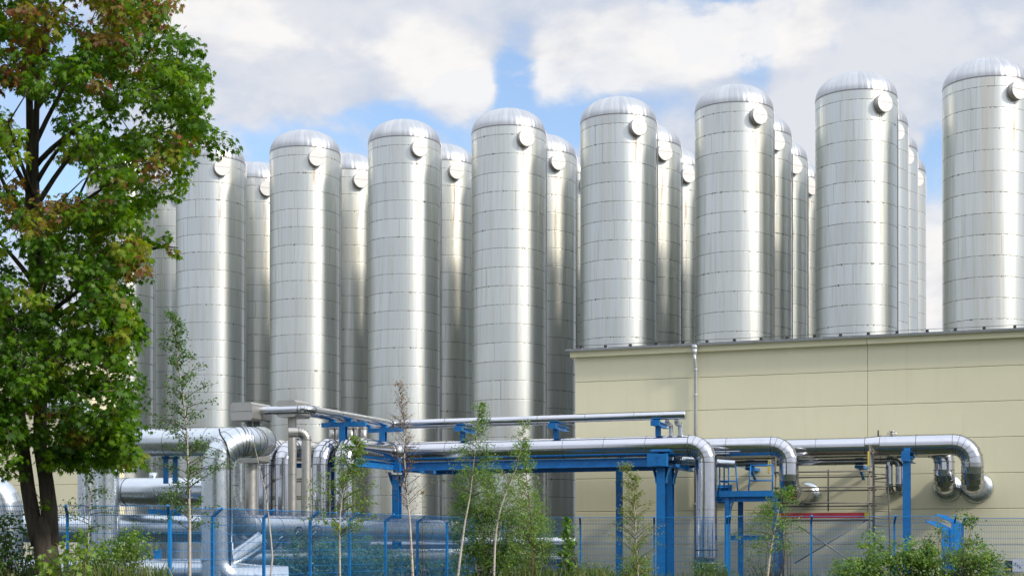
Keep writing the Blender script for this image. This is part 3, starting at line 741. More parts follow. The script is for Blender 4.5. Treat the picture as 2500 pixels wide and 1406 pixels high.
# handrail of twin tubes
t = thing('handrail', 'low grey twin tube handrail behind the slim standpipes', 'railing', at(690, 1260, 52.5))
for y in (1170, 1175, 1212, 1217):
    mb = MB(); mb.cyl(at(565, y, 52.8), at(812, y, 53.2), .022, n=8); obj('rail', mb, M_SCAF, t)
for x in (570, 655, 737, 783):
    mb = MB(); mb.cyl(at(x, 1165, 53), at(x, 1400, 53), .03, n=8); obj('post', mb, M_SCAF, t)

# ------------------------------------------------------------------ pipe rack
def rack():
    t = thing('pipe_rack', 'blue steel rack carrying the long silver pipes past the tanks', 'pipe rack', P(s_at(966, 5), 5, 0))
    zb = ZA - RA - .07
    def beam(p, q, w, h, nm='beam'):
        mb = MB(); mb.ibeam(p, q, w, h, (0, 0, 1)); obj(nm, mb, M_BLUE, t)
    d0 = 5.25
    # main longitudinal beams
    ztop = z_at(1500, 1118, d0) + .02
    beam(P(s_at(966, d0), d0, ztop - .17), P(s_at(1625, d0), d0, ztop - .17), .16, .30)
    beam(P(s_at(966, d0) + .2, 2.0, ztop - .17), P(s_at(1625, d0), 2.0, ztop - .17), .16, .28)
    # column by the corner, with a haunch
    s = s_at(966, d0)
    mb = MB(); mb.ibeam(P(s, d0 - .1, 0), P(s, d0 - .1, ztop - .45), .26, .28, NN); obj('column', mb, M_BLUE, t)
    mb = MB(); mb.quadbox(P(s + .12, d0 + .05, ztop - .12), U * .13, NN * .16, Vector((0, 0, .26))); obj('beam_end', mb, M_BLUE, t)
    beam(P(s, 1.2, ztop - .17), P(s, 9.4, ztop - .17), .18, .26, 'cross_beam')
    beam(P(s - 3.0, 7.8, ztop - .2), P(s, 7.8, ztop - .2), .12, .16, 'cross_beam')
    for (b, e) in ((-.30, -.13), (.30, .13)):
        mb = MB(); c0 = P(s + e, d0 - .1, ztop - .85); c1 = P(s + b, d0 - .1, ztop - .36); mb.bar(c0, c1, .2, .05, up=U); obj('haunch', mb, M_BLUE, t)
    # big double column with flared heads
    s = s_at(1613, d0)
    for ds, dd in ((0, 0), (.0, -.95)):
        mb = MB(); ax = P(s + ds, d0 - .15 + dd, 0)
        zt = ztop - .35
        mb.ibeam(ax, ax + Vector((0, 0, zt)), .30, .32, NN)
        prof = [(zt - .55, .17), (zt - .38, .19), (zt - .2, .24), (zt, .31)]
        for sg in (-1, 1):
            for (z0, w0), (z1, w1) in zip(prof[:-1], prof[1:]):
                mb.bar(ax + U * sg * w0 + Vector((0, 0, z0)), ax + U * sg * w1 + Vector((0, 0, z1)), .32, .025, up=U)
        obj('column', mb, M_BLUE, t)
        mb = MB(); mb.quadbox(ax + Vector((0, 0, zt + .02)), U * .36, NN * .22, Vector((0, 0, .018))); obj('head_plate', mb, M_BLUE, t)
    beam(P(s, d0 + .35, ztop - .17), P(s, .7, ztop - .17), .24, .30, 'cross_beam')
    mb = MB(); mb.quadbox(P(s - .05, d0 + .22, ztop - .13), U * .34, NN * .12, Vector((0, 0, .21))); obj('beam_end', mb, M_BLUE, t)
    mb = MB(); mb.quadbox(P(s - .02, d0 - .3, ZA - RA - .06), U * .26, NN * .3, Vector((0, 0, .055))); obj('saddle', mb, M_BLUE, t)
    # thin column behind
    s3 = s_at(1512, 3.0); mb = MB(); mb.ibeam(P(s3, 3.0, 0), P(s3, 3.0, ztop - .3), .20, .20, NN); obj('column', mb, M_BLUE, t)
    # upper posts for pipe F
    for px in (1127, 1355, 1605):
        s4 = s_at(px, 4.85); zt = ZF - rF - .04
        mb = MB(); mb.ibeam(P(s4, 4.75, ZA - .1 if px < 1600 else ZA - .1), P(s4, 4.75, zt - .16), .16, .16, NN); obj('upper_post', mb, M_BLUE, t)
        mb = MB(); mb.ibeam(P(s4, 5.2, zt - .09), P(s4, 3.6, zt - .09), .2, .16, (0, 0, 1)); mb.quadbox(P(s4, 5.1, zt - .07), U * .15, NN * .10, Vector((0, 0, .09))); obj('upper_arm', mb, M_BLUE, t)
        mb = MB(); mb.quadbox(P(s4, dF, zt + .01), U * .09, NN * .11, Vector((0, 0, .03))); obj('shoe', mb, M_BLUE, t)
    # T supports under the turned part of F
    for (px, dd, x0, x1, zlow) in ((838, 8.55, 787, 893, ZA - .2), (935, 5.75, 895, 981, ZA - .1)):
        zt = ZF - rF - .05; sp = s_at(px, dd)
        mb = MB(); mb.quadbox(P((s_at(x0, dd) + s_at(x1, dd)) / 2, dd, zt - .09), U * ((s_at(x1, dd) - s_at(x0, dd)) / 2), NN * .08, Vector((0, 0, .075))); obj('t_bar', mb, M_BLUE, t)
        mb = MB(); mb.ibeam(P(sp, dd, zlow), P(sp, dd, zt - .165), .22, .2, NN); obj('upper_post', mb, M_BLUE, t)
        for q in (P(s1, dd, zt + .02), P(s2 - .75, dd, zt + .02)):
            mb = MB(); mb.quadbox(q, U * .11, NN * .07, Vector((0, 0, .045))); obj('shoe', mb, M_BLUE, t)
    mb = MB(); s5 = s_at(812, 8.5); mb.ibeam(P(s5, 8.5, 0), P(s5, 8.5, ztop), .2, .2, NN); obj('column', mb, M_BLUE, t)
    # end column at right
    t2 = thing('pipe_support', 'blue end column under the enlarged pipe right of the scaffold', 'support', P(s_at(2213, 2.7), 2.7, 0), 'blue steel supports')
    s6 = s_at(2213, 2.9); zt = z_at(2213, 1124, 2.9)
    mb = MB(); mb.ibeam(P(s6, 2.8, 0), P(s6, 2.8, zt), .24, .26, NN); obj('column', mb, M_BLUE, t2)
    mb = MB(); mb.ibeam(P(s6, 3.15, zt + .14), P(s6, .9, zt + .14), .22, .28, (0, 0, 1)); mb.quadbox(P(s6, 3.16, zt + .14), U * .14, NN * .012, Vector((0, 0, .17))); obj('arm', mb, M_BLUE, t2)
    mb = MB(); mb.quadbox(P(s6, dC, ZA - .41), U * .2, NN * .25, Vector((0, 0, .05))); obj('saddle', mb, M_BLUE, t2)
    # small brackets holding the thin wall pipe
    for k, px in enumerate((1838, 2103)):
        q = P(s_at(px, .6), 0, zE - .2); t3 = thing('pipe_support', ('left' if k == 0 else 'right') + ' small blue wall bracket under the thin pipe', 'support', q, 'blue steel supports')
        mb = MB(); mb.quadbox(q + NN * .65, U * .14, NN * .64, Vector((0, 0, .05))); obj('arm', mb, M_BLUE, t3)
        mb = MB(); mb.bar(q + NN * .9 - Vector((0, 0, .04)), q + NN * .03 - Vector((0, 0, .4)), .1, .06); obj('strut', mb, M_BLUE, t3)
    # lattice under C between the elbow and the end column
    t4 = thing('lattice_girder', 'thin steel lattice girder right under the enlarged pipe', 'girder', P(s_at(1960, 2.2), 2.2, zC))
    a = s_at(1955, 2.4); b = s_at(2215, 2.4); z1 = z_at(2100, 1105, 2.4); z2 = z1 + .26
    for nm, z in (('bottom_chord', z1), ('top_chord', z2)):
        mb = MB(); mb.cyl(P(a, 2.5, z), P(b, 2.5, z), .024, n=8); obj(nm, mb, M_SCAF, t4)
    mb = MB(); k = a
    while k < b - .35: mb.cyl(P(k, 2.5, z1), P(k + .33, 2.5, z2), .018, n=6); mb.cyl(P(k + .33, 2.5, z2), P(k + .66, 2.5, z1), .018, n=6); k += .7
    obj('lacing', mb, M_SCAF, t4)
rack()

# ------------------------------------------------------------------ blue platform
def platform():
    dP = 4.1; z0 = z_at(1820, 1206, dP)
    sl, sr = s_at(1757, dP), s_at(1886, dP)
    t = thing('steel_platform', 'blue steel access platform with railings behind the front pipe', 'platform', P((sl + sr) / 2, dP, 0))
    mb = MB(); mb.quadbox(P((sl + sr) / 2, dP - .7, z0), U * ((sr - sl) / 2), NN * .7, Vector((0, 0, .04)))
    mb.quadbox(P((sl + sr) / 2, dP + .02, z0 + .02), U * ((sr - sl) / 2 + .02), NN * .02, Vector((0, 0, .10))); mb.quadbox(P((sl + sr) / 2, dP - 1.42, z0 + .02), U * ((sr - sl) / 2 + .02), NN * .02, Vector((0, 0, .10)))
    obj('deck', mb, M_BLUE, t)
    zt = z_at(1820, 1136, dP); zm = z_at(1820, 1173, dP)
    def rail(pts, r=.027, nm='railing'):
        mb = MB()
        for a, b in pts: mb.cyl(a, b, r, n=8)
        return obj(nm, mb, M_BLUE, t)
    S = lambda px: s_at(px, dP)
    rail([(P(sl, dP, z0), P(sl, dP, zt)), (P(sl - .05, dP, zt), P(S(1796), dP, zt)), (P(S(1796), dP, zt), P(S(1802), dP, z0)), (P(sl, dP, zm), P(S(1799), dP, zm))])
    rail([(P(S(1833), dP, zt), P(S(1827), dP, z0)), (P(S(1833), dP, zt), P(sr, dP, zt)), (P(sr, dP, zt), P(sr, dP, z0)), (P(S(1831), dP, zm), P(sr, dP, zm))])
    rail([(P(sl, dP, zt), P(sl, dP - 1.4, zt)), (P(sl, dP - 1.4, z0), P(sl, dP - 1.4, zt)), (P(sl, dP - .7, z0), P(sl, dP - .7, zt)), (P(sl, dP, zm), P(sl, dP - 1.4, zm))])
    rail([(P(S(1796), dP, zt), P(S(1814), dP - .2, zt - .07)), (P(S(1814), dP - .2, zt - .07), P(S(1833), dP, zt))], .010, 'safety_chain')
    for px in (1776, 1893):
        mb = MB(); s = s_at(px, dP - .1); mb.ibeam(P(s, dP - .1, 0), P(s, dP - .1, z0 - .05), .16, .16, NN); obj('leg', mb, M_BLUE, t)
    for px in (1808, 1905):
        mb = MB(); s = s_at(px, dP - 1.4); mb.ibeam(P(s, dP - 1.4, 0), P(s, dP - 1.4, z0 - .05), .16, .16, NN); obj('leg', mb, M_BLUE, t)
    arc = [(S(1778) + .05, z_at(1780, 1268, dP)), (S(1781), z_at(1780, 1250, dP)), (S(1784), z_at(1780, 1235, dP)), (S(1788), z_at(1780, 1225, dP)), (S(1796), z0 - .05)]
    mb = MB()
    for (a, za), (b, zb) in zip(arc[:-1], arc[1:]): mb.bar(P(a, dP - .1, za), P(b, dP - .1, zb), .16, .03, up=U)
    obj('haunch', mb, M_BLUE, t)
    zb = z_at(1830, 1312, dP); mb = MB(); mb.ibeam(P(S(1778), dP - .1, zb), P(S(1893), dP - .1, zb), .12, .16, (0, 0, 1)); obj('cross_beam', mb, M_BLUE, t)
    zb = z_at(1830, 1218, dP); mb = MB(); mb.ibeam(P(S(1760), dP - .1, zb), P(S(1893), dP - .1, zb), .12, .16, (0, 0, 1)); obj('cross_beam', mb, M_BLUE, t)
    mb = MB(); p = P(S(1836), dP - .1, zt - .12); mb.box(p, (.14, .1, .16), U); obj('junction_box', mb, M_BLUE, t)
platform()

# ------------------------------------------------------------------ scaffold
def scaffold():
    dS = 3.0; dK = 2.05
    t = thing('scaffold', 'grey tube scaffold with a red toe board before the cream wall', 'scaffold', P(s_at(2010, dS), dS, 0))
    S = lambda px, d=dS: s_at(px, d); Zf = lambda y, d=dS: z_at(2010, y, d)
    r = .026
    def tube(nm, a, b, rr=r, m=None): mb = MB(); mb.cyl(a, b, rr, n=10); return obj(nm, mb, m or M_SCAF, t)
    sl, sr = S(1894), S(2123)
    tube('standard', P(sl, dS, 0), P(sl, dS, Zf(1098))); tube('standard', P(sr, dS, 0), P(sr, dS, Zf(1088)))
    tube('standard', P(sl, dK, 0), P(sl, dK, Zf(1150))); tube('standard', P(sr, dK, 0), P(sr, dK, Zf(1092)))
    tube('standard', P(S(2022, dK), dK, Zf(1247, dK)), P(S(2022, dK), dK, Zf(1146, dK)))
    for y in (1151, 1189, 1227): tube('ledger', P(sl - .06, dS + .05, Zf(y)), P(sr + .1, dS + .05, Zf(y)))
    for y in (1164, 1197, 1235): tube('ledger', P(sl - .06, dK - .05, Zf(y, dK)), P(sr + .1, dK - .05, Zf(y, dK)))
    for px in (sl, sr):
        for y in (1153, 1191, 1228, 1262): tube('transom', P(px, dS, Zf(y)), P(px, dK, Zf(y)), .02)
    # deck, toe board
    zd = Zf(1269)
    mb = MB()
    for k in range(3): mb.quadbox(P((sl + sr) / 2, dS - .17 - k * .31, zd), U * ((sr - sl) / 2 - .02), NN * .148, Vector((0, 0, .03)))
    obj('deck', mb, M_WOOD, t)
    e = .17; zt0 = Zf(1264); zt1 = Zf(1251); mid = (zt0 + zt1) / 2; hh = (zt1 - zt0) / 2
    mb = MB(); mb.quadbox(P((sl + sr) / 2, dS - .06, mid), U * ((sr - sl) / 2 - e), NN * .015, Vector((0, 0, hh))); tb = obj('toe_board', mb, M_RED, t)
    for q in (sl + e / 2 + .01, sr - e / 2 - .01): mb = MB(); mb.quadbox(P(q, dS - .06, mid), U * (e / 2 - .004), NN * .018, Vector((0, 0, hh * .92))); obj('board_end', mb, M_YEL, tb)
    # braces below
    tube('brace', P(S(1950), dS, Zf(1283)), P(S(2085), dS, Zf(1374)), .024); tube('brace', P(S(1940), dS - .05, Zf(1374)), P(S(2118), dS - .05, Zf(1268)), .024)
    # yellow ended guard frames
    for k, px in enumerate((1878, 2121)):
        s = S(px); y0, y1 = (1121, 1152) if k == 0 else (1105, 1138)
        mb = MB(); a = P(s, dS + .1, Zf(y0)); b = P(s, dS + .1, Zf(y1)); mb.bar(a, b, .05, .05); g = obj('guard_frame', mb, M_YEL, t)
        mb = MB()
        for j in range(5):
            o = -NN * (.22 * (j + 1)) + U * .02; mb.bar(a + o - Vector((0, 0, .03)), b + o, .03, .03)
        for q in (a, b): mb.bar(q, q - NN * 1.15, .04, .035)
        obj('rung', mb, M_COVER, g)
    # ladder on the right
    s3, s4 = S(2136, 2.6), S(2170, 2.6)
    a0, a1 = P(s3 + .0, 2.6, .3), P(s3 - .03, 2.6, Zf(1133)); b0, b1 = P(s4 + .05, 2.4, .3), P(s4 - .06, 2.4, Zf(1136))
    mb = MB(); mb.cyl(a0, a1, .025, n=8); ld = obj('ladder', mb, M_SCAF, t)
    mb.__init__(); mb.cyl(b0, b1, .025, n=8); obj('stile', mb, M_SCAF, ld)
    mb = MB()
    for k in range(16):
        f = .08 + k * .06; mb.cyl(a0.lerp(a1, f), b0.lerp(b1, f), .014, n=6)
    obj('rung', mb, M_SCAF, ld)
    tube('transom', P(sr - .1, dS, Zf(1189)), P(sr + .85, dS - .3, Zf(1188)))
    tube('transom', P(sr, dK, Zf(1168)), P(sr + .5, dK + .1, Zf(1165)))
scaffold()

# ------------------------------------------------------------------ fences
ZB = 2.42
def fence(label, pts, lean, rise=.2, out=.3, post_extra=True, group=None, z0=.08):
    t = thing('mesh_fence', label, 'fence', (pts[0][0], pts[0][1], 0), 'blue mesh fence runs'); lean = Vector(lean).normalized()
    for (x, y) in pts:
        b = Vector((x, y, 0)); mb = MB(); tp = b + Vector((0, 0, ZB + .02)); q = tp + lean * out + Vector((0, 0, rise))
        d = (Vector(pts[1] + (0,)) - Vector(pts[0] + (0,))).normalized()
        mb.bar(b, tp, .055, .065, up=lean); mb.bar(tp - Vector((0, 0, .02)), q, .055, .05); obj('post', mb, M_BLUEF, t)
    for (p, q) in zip(pts[:-1], pts[1:]):
        a = Vector(p + (0,)); b = Vector(q + (0,)); d = (b - a); L = d.length; d.normalize()
        a2 = a + d * .03 + lean * .045; L2 = L - .06; mb = MB(); n = int(round(L2 / .05)); w = .0028
        off = lean * out; up = Vector((0, 0, 1))
        for k in range(n + 1):
            c = a2 + d * (L2 * k / n)
            mb.quadbox(c + up * (z0 + ZB) / 2, d * w, lean * w, up * (ZB - z0) / 2)
            mb.bar(c + up * ZB, c + up * (ZB + rise) + off, 2 * w, 2 * w, up=d)
        z = ZB
        while z > z0:
            wz = .0042 if z < ZB - .01 else .007
            mb.quadbox(a2 + d * L2 / 2 + up * z + lean * .008, d * L2 / 2, lean * .005, up * wz); z -= .2
        mb.quadbox(a2 + d * L2 / 2 + up * (ZB + rise) + off, d * L2 / 2, lean * .006, up * .008)
        mb.quadbox(a2 + d * L2 / 2 + up * (ZB + rise * .5) + off * .5, d * L2 / 2, lean * .005, up * .004)
        obj('mesh_panel', mb, M_BLUEF, t)
    return t
def XY(px, Y): return ((px - CX) * Y / F, Y)
fence('blue mesh fence run across the left behind the maple', [XY(-85, 33.8), XY(165, 33.8), XY(413, 33.8)], (0.15, -1, 0))
fence('blue mesh fence run receding from the corner to the middle bushes', [XY(415, 34.2), XY(519, 35.5), XY(644, 37.3), XY(757, 39.2), XY(853, 41.2), XY(941, 43.3), XY(1019, 45.2), XY(1091, 47.2), XY(1155, 49.0)], (.88, -.45, 0), rise=.18)
fence('blue mesh fence run before the cream wall left of the platform', [XY(1228, 49.4), XY(1417, 49.0), XY(1597, 48.6), XY(1775, 48.2)], (-.1, -1, 0))
fence('blue mesh fence run before the scaffold and platform', [XY(1781, 47.0), XY(1980, 46.6), XY(2183, 46.5), XY(2330, 46.5)], (-.1, -1, 0))
ZB = 2.34
fence('blue mesh fence run at the right edge of the photo', [XY(2350, 45.5), XY(2550, 45.2), XY(2750, 44.8)], (-.1, -1, 0))
ZB = 2.42
def gatepost():
    for k, (px, px2, yt, Y, lab) in enumerate(((2326, 2345, 1259, 47.0, 'taller blue leaning-topped gate wing behind the right bush'), (2302, 2326, 1275, 46.0, 'shorter blue leaning-topped gate wing behind the right bush'))):
        t = thing('gate_wing', lab, 'gate', at(px, 1400, Y), 'blue gate wings'); a = at(px, HY, Y); b = at(px2, HY, Y + .9); d = (b - a)
        z1 = EYE + (HY - yt) * Y / F - .2
        mb = MB(); up = Vector((0, 0, 1)); n = 16
        for j in range(n + 1):
            c = a + d * j / n; c.z = 0; mb.box(c + up * z1 / 2, (.035, .035, z1)); mb.bar(c + up * z1, c + Vector((-.55, -.1, z1 + .24)), .04, .03)
        for z in np.arange(.1, z1, .2): c = (a + b) / 2; c.z = z; mb.bar(Vector((a.x, a.y, z)), Vector((b.x, b.y, z)), .03, .02)
        mb.bar(Vector((a.x - .55, a.y - .1, z1 + .24)), Vector((b.x - .55, b.y - .1, z1 + .24)), .03, .03)
        obj('infill', mb, M_BLUEF, t)
        mb = MB()
        for c in (a, b): mb.box((c.x, c.y, z1 / 2), (.07, .07, z1))
        obj('frame', mb, M_BLUEF, t)
gatepost()
for k, (px, y) in enumerate(((122, 1325), (318, 1318))):
    p = at(px, 1500, 30); p.z = 0; mb = MB(); zt = at(px, y, 30).z
    mb.cyl(p, p + Vector((0, 0, zt)), .021, n=12); mb.cyl(p + Vector((0, 0, zt)), p + Vector((0, 0, zt + .03)), .025, .012, n=12)
    tag(obj('fence_post', mb, M_GREENP, None, loc=p), ('thin dark green post before the maple trunk', 'thin dark green post in the undergrowth right of the maple')[k], 'post', 'green posts')
# ------------------------------------------------------------------ vegetation
RNG = np.random.default_rng(11)
MAPLE = []
for ang, r in ((-90, .10), (-62, .30), (-32, .42), (-22, .24), (-5, .34), (12, .62), (20, .34), (38, .42), (52, .70), (62, .36), (76, .48), (90, .86)):
    MAPLE.append((math.cos(R_(ang)) * r, math.sin(R_(ang)) * r))
MAPLE = MAPLE + [(-x, y) for x, y in MAPLE[-2:0:-1]]
OVAL = [(0, -.5), (.22, -.25), (.27, .05), (.14, .32), (0, .5), (-.14, .32), (-.27, .05), (-.22, -.25)]
LANCE = [(0, -.5), (.10, -.2), (.11, .1), (0, .5), (-.11, .1), (-.10, -.2)]
BLADE = [(-.03, -.5), (.03, -.5), (.025, .1), (0, .5), (-.025, .1)]
def leaf_mesh(name, C, size, tint, mat, parent=None, tmpl=OVAL, up=.6, fold=.25, droop=.3, tip=None, out=None, loc=None):
    C = np.asarray(C, float); n = len(C); T = np.array(tmpl); k = len(T)
    nrm = RNG.normal(size=(n, 3)) * .6; nrm[:, 2] = np.abs(nrm[:, 2]) * .5 + up
    nrm[:, 1] -= .25
    if out is not None: nrm += out
    nrm /= np.linalg.norm(nrm, axis=1)[:, None]
    if tip is None:
        tp = RNG.normal(size=(n, 3)); tp[:, 2] -= droop * 2
    else: tp = tip + RNG.normal(size=(n, 3)) * .25
    tp -= nrm * (tp * nrm).sum(1)[:, None]; tp /= np.linalg.norm(tp, axis=1)[:, None]
    sd_ = np.cross(nrm, tp)
    size = np.broadcast_to(size, (n,)) * RNG.uniform(.7, 1.25, n)
    X = T[:, 0][None, :, None]; Y = T[:, 1][None, :, None]
    V = C[:, None, :] + size[:, None, None] * (sd_[:, None, :] * X + tp[:, None, :] * Y - nrm[:, None, :] * (fold * (X ** 2) * 1.6 + fold * Y ** 2 * .6))
    off = np.array(root_loc(parent)) if parent is not None else (np.array(loc) if loc is not None else np.zeros(3))
    V = (V - off).reshape(-1, 3)
    me = bpy.data.meshes.new(name); me.vertices.add(n * k); me.vertices.foreach_set('co', V.ravel().astype(np.float32))
    me.loops.add(n * k); me.loops.foreach_set('vertex_index', np.arange(n * k, dtype=np.int32))
    me.polygons.add(n); me.polygons.foreach_set('loop_start', np.arange(0, n * k, k, dtype=np.int32)); me.polygons.foreach_set('loop_total', np.full(n, k, dtype=np.int32))
    me.update(calc_edges=True); me.materials.append(mat)
    a = me.attributes.new('tint', 'FLOAT', 'FACE'); a.data.foreach_set('value', np.clip(np.broadcast_to(tint, (n,)), 0, 1).astype(np.float32))
    o = bpy.data.objects.new(name, me); COL.objects.link(o)
    if parent is not None: o.parent = parent
    elif loc is not None: o.location = loc
    return o
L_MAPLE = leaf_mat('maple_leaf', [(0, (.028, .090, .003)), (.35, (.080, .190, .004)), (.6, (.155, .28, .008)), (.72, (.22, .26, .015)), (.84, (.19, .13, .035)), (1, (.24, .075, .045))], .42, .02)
L_BIRCH = leaf_mat('birch_leaf', [(0, (.026, .080, .009)), (.4, (.065, .17, .012)), (.7, (.14, .26, .018)), (.85, (.17, .19, .03)), (1, (.24, .06, .04))], .4, .05)
L_BUSH = leaf_mat('bush_leaf', [(0, (.016, .055, .009)), (.5, (.055, .145, .012)), (.8, (.12, .24, .016)), (1, (.20, .30, .025))], .38, .05)
L_GRASS = leaf_mat('grass_blade', [(0, (.04, .09, .015)), (.6, (.10, .17, .03)), (1, (.26, .22, .09))], .3, .04)
B_MAPLE = bark('maple_bark', (.028, .022, .017), (.075, .058, .042)); B_TWIG = bark('twig_bark', (.05, .035, .025), (.12, .085, .06))
B_BIRCH = bark('birch_bark', (.38, .34, .28), (.58, .53, .46), 8, (.05, .04, .035)); B_RED = bark('red_twig_bark', (.10, .05, .035), (.17, .09, .06))

def bez(a, b, c, n=7):
    return [a * (1 - t) ** 2 + b * 2 * t * (1 - t) + c * t ** 2 for t in [i / (n - 1) for i in range(n)]]
def maple():
    Y0 = 28.0
    t = thing('maple_tree', 'big green maple with reddening tips and a forked dark trunk on the left', 'tree', (at(112, 1400, Y0).x, Y0, 0))
    A = lambda x, y, dy=0: at(x, y, Y0 + dy)
    mb = MB()
    base = A(112, 1400); base.z = -.1
    mb.tube([base, A(120, 1400), A(112, 1340), A(108, 1290), A(104, 1260)], [.30, .235, .22, .21, .19], 16)
    mb.tube([A(96, 1330), A(80, 1260, -.05), A(68, 1190, -.05), A(58, 1110), A(50, 1030, .1), A(38, 950, .2), A(25, 860, .3), A(0, 740, .5), A(-40, 560, .8), A(-70, 300, 1)], [.15, .14, .13, .12, .11, .10, .085, .07, .05, .03], 14)
    mb.tube([A(122, 1330), A(120, 1240), A(112, 1170, -.03), A(98, 1090), A(98, 1000), A(108, 900), A(104, 800), A(88, 700), A(76, 600), A(72, 480), A(74, 380), A(72, 250), A(66, 100), A(62, -60), A(70, -220), A(76, -380)], [.17, .15, .135, .125, .12, .115, .105, .095, .085, .08, .072, .064, .055, .045, .03, .02], 14)
    mb.tube([A(100, 740), A(96, 640, -.1), A(90, 520, -.15), A(86, 400, -.2), A(90, 250, -.3), A(110, 100, -.4), A(120, -80, -.5)], [.08, .07, .065, .06, .05, .035, .02], 10)
    obj('trunk', mb, B_MAPLE, t)
    limbs = [([100, 720], [150, 560], [240, 380], 0.0), ([92, 600], [190, 480], [330, 420], -.5), ([80, 520], [180, 340], [310, 250], .3), ([76, 470], [120, 380], [200, 300], -.8),
             ([100, 800], [250, 700], [360, 610], -.9), ([104, 900], [220, 820], [330, 800], .8), ([76, 420], [160, 300], [400, 210], -1.2), ([74, 380], [150, 200], [260, 60], .2),
             ([72, 300], [140, 150], [350, 60], .9), ([70, 200], [100, 60], [210, -60], -.5), ([66, 120], [60, -20], [300, -160], .4), ([240, 380], [350, 330], [480, 290], -.2), ([300, 440], [420, 380], [520, 340], .1),
             ([74, 480], [30, 380], [-60, 260], -.6), ([76, 560], [10, 470], [-40, 330], -1.0), ([88, 700], [20, 600], [-80, 520], .6), ([40, 900], [-20, 820], [-120, 760], -.4), ([104, 960], [200, 940], [300, 960], -1.2),
             ([100, 1020], [180, 1000], [260, 1060], -.8), ([50, 1040], [10, 1000], [-60, 1040], -.9), ([108, 860], [190, 860], [260, 900], -1.8), ([104, 780], [170, 720], [240, 680], -2.0), ([88, 640], [110, 560], [160, 480], -1.9),
             ([90, 500], [50, 400], [20, 300], -1.9), ([100, 900], [60, 830], [20, 780], -2.0), ([66, 60], [40, -80], [-100, -200], 0), ([360, 610], [400, 600], [435, 605], -.9)]
    mb = MB(); skel = []
    for i, (a, b, c, dy) in enumerate(limbs):
        pts = bez(A(a[0], a[1]), A(b[0], b[1], dy * .6), A(c[0], c[1], dy * 1.3), 9)
        r0 = .055 if i != 11 and i != 12 and i != 26 else .03
        mb.tube(pts, [r0 * (1 - .75 * k / 8) for k in range(9)], 8); skel += pts[2:]
    obj('limb', mb, B_MAPLE, t, 'the main boughs spreading from the trunk')
    for y in range(1000, -300, -60): skel.append(A(80, y))
    sk = np.array([tuple(p) for p in skel])
    bound = [(-420, 300), (-200, 380), (-60, 425), (0, 428), (60, 422), (95, 490), (150, 520), (230, 538), (275, 520), (320, 545), (345, 558), (372, 500), (420, 470), (470, 452), (500, 420), (530, 385), (580, 378), (640, 380), (690, 388), (760, 372), (830, 380), (900, 362), (960, 362), (1010, 350), (1060, 335), (1100, 325), (1150, 300)]
    by = [b[0] for b in bound]; bx = [b[1] for b in bound]
    holes = [(95, 420, 44, 100), (115, 300, 30, 60), (215, 270, 26, 30), (305, 285, 36, 26), (190, 450, 34, 30), (20, 590, 34, 46), (165, 725, 30, 26), (185, 955, 26, 26), (170, 105, 26, 20), (15, 240, 26, 30),
             (190, 860, 22, 20), (60, 280, 30, 50), (150, 800, 24, 18), (390, 540, 22, 20), (250, 985, 26, 18), (10, 860, 22, 20), (40, 1010, 20, 16), (200, 35, 20, 12), (330, 700, 14, 14), (25, 730, 22, 18), (150, 640, 18, 16), (300, 560, 16, 16), (60, 680, 18, 26), (280, 900, 20, 16), (120, 1010, 30, 14), (210, 1040, 24, 16), (330, 880, 14, 12), (230, 780, 14, 14), (20, 960, 24, 20), (350, 760, 14, 14), (150, 1060, 24, 16), (100, 850, 16, 30)]
    cl = []
    while len(cl) < 2150:
        y = RNG.uniform(-420, 1130); b = np.interp(y, by, bx); x = RNG.uniform(-380, b - 26)
        if y > 1030 and not (165 < x < 320 and y < 1120) and not (x < 45 and y < 1160): continue
        if y > 1085 and RNG.random() < .5: continue
        W = 620.; q = (x + 40) / (b + 60.); D = 3.0 * math.sqrt(max(1 - q * q, .04)) * (1 if y > -100 else .7)
        dy = RNG.uniform(-1, 1); dy = np.sign(dy) * abs(dy) ** .7 * D
        drop = False
        for hx, hy, rx, ry in holes:
            if ((x - hx) / (rx + 16)) ** 2 + ((y - hy) / (ry + 16)) ** 2 < 1 and RNG.random() < .985: drop = True
        if drop: continue
        cl.append((x, y, dy))
    for _ in range(170): cl.append((RNG.uniform(-30, 330), RNG.uniform(480, 1075), -RNG.uniform(.7, 2.6)))
    for _ in range(60): cl.append((RNG.uniform(120, 330), RNG.uniform(1040, 1130), RNG.uniform(-1.5, .5)))
    for (x, y, dy) in [(405, 600, -.9), (425, 612, -.9), (400, 575, -.9), (432, 628, -.85), (390, 590, -.8), (545, 348, .1), (530, 335, .1), (515, 362, .1), (410, 15, .3), (425, -10, .3), (15, 1120, -.6), (30, 1150, -.6), (25, 1080, -.6), (110, 1232, -.35), (190, 1130, -.5), (175, 1110, -.4)]: cl.append((x, y, dy))
    P_, S_, T_ = [], [], []; mb = MB(); O_ = []; CLC = []
    ctr = A(60, 500)
    reds = [(300, 110, 60), (200, 40, 80), (60, 110, 60), (100, 500, 80), (40, 470, 60), (440, 380, 60), (320, 640, 50), (380, 390, 50), (120, 530, 60), (150, 20, 90), (15, 200, 60), (320, 20, 60), (500, 120, 50), (40, 60, 80), (120, 1000, 40), (210, 200, 50)]
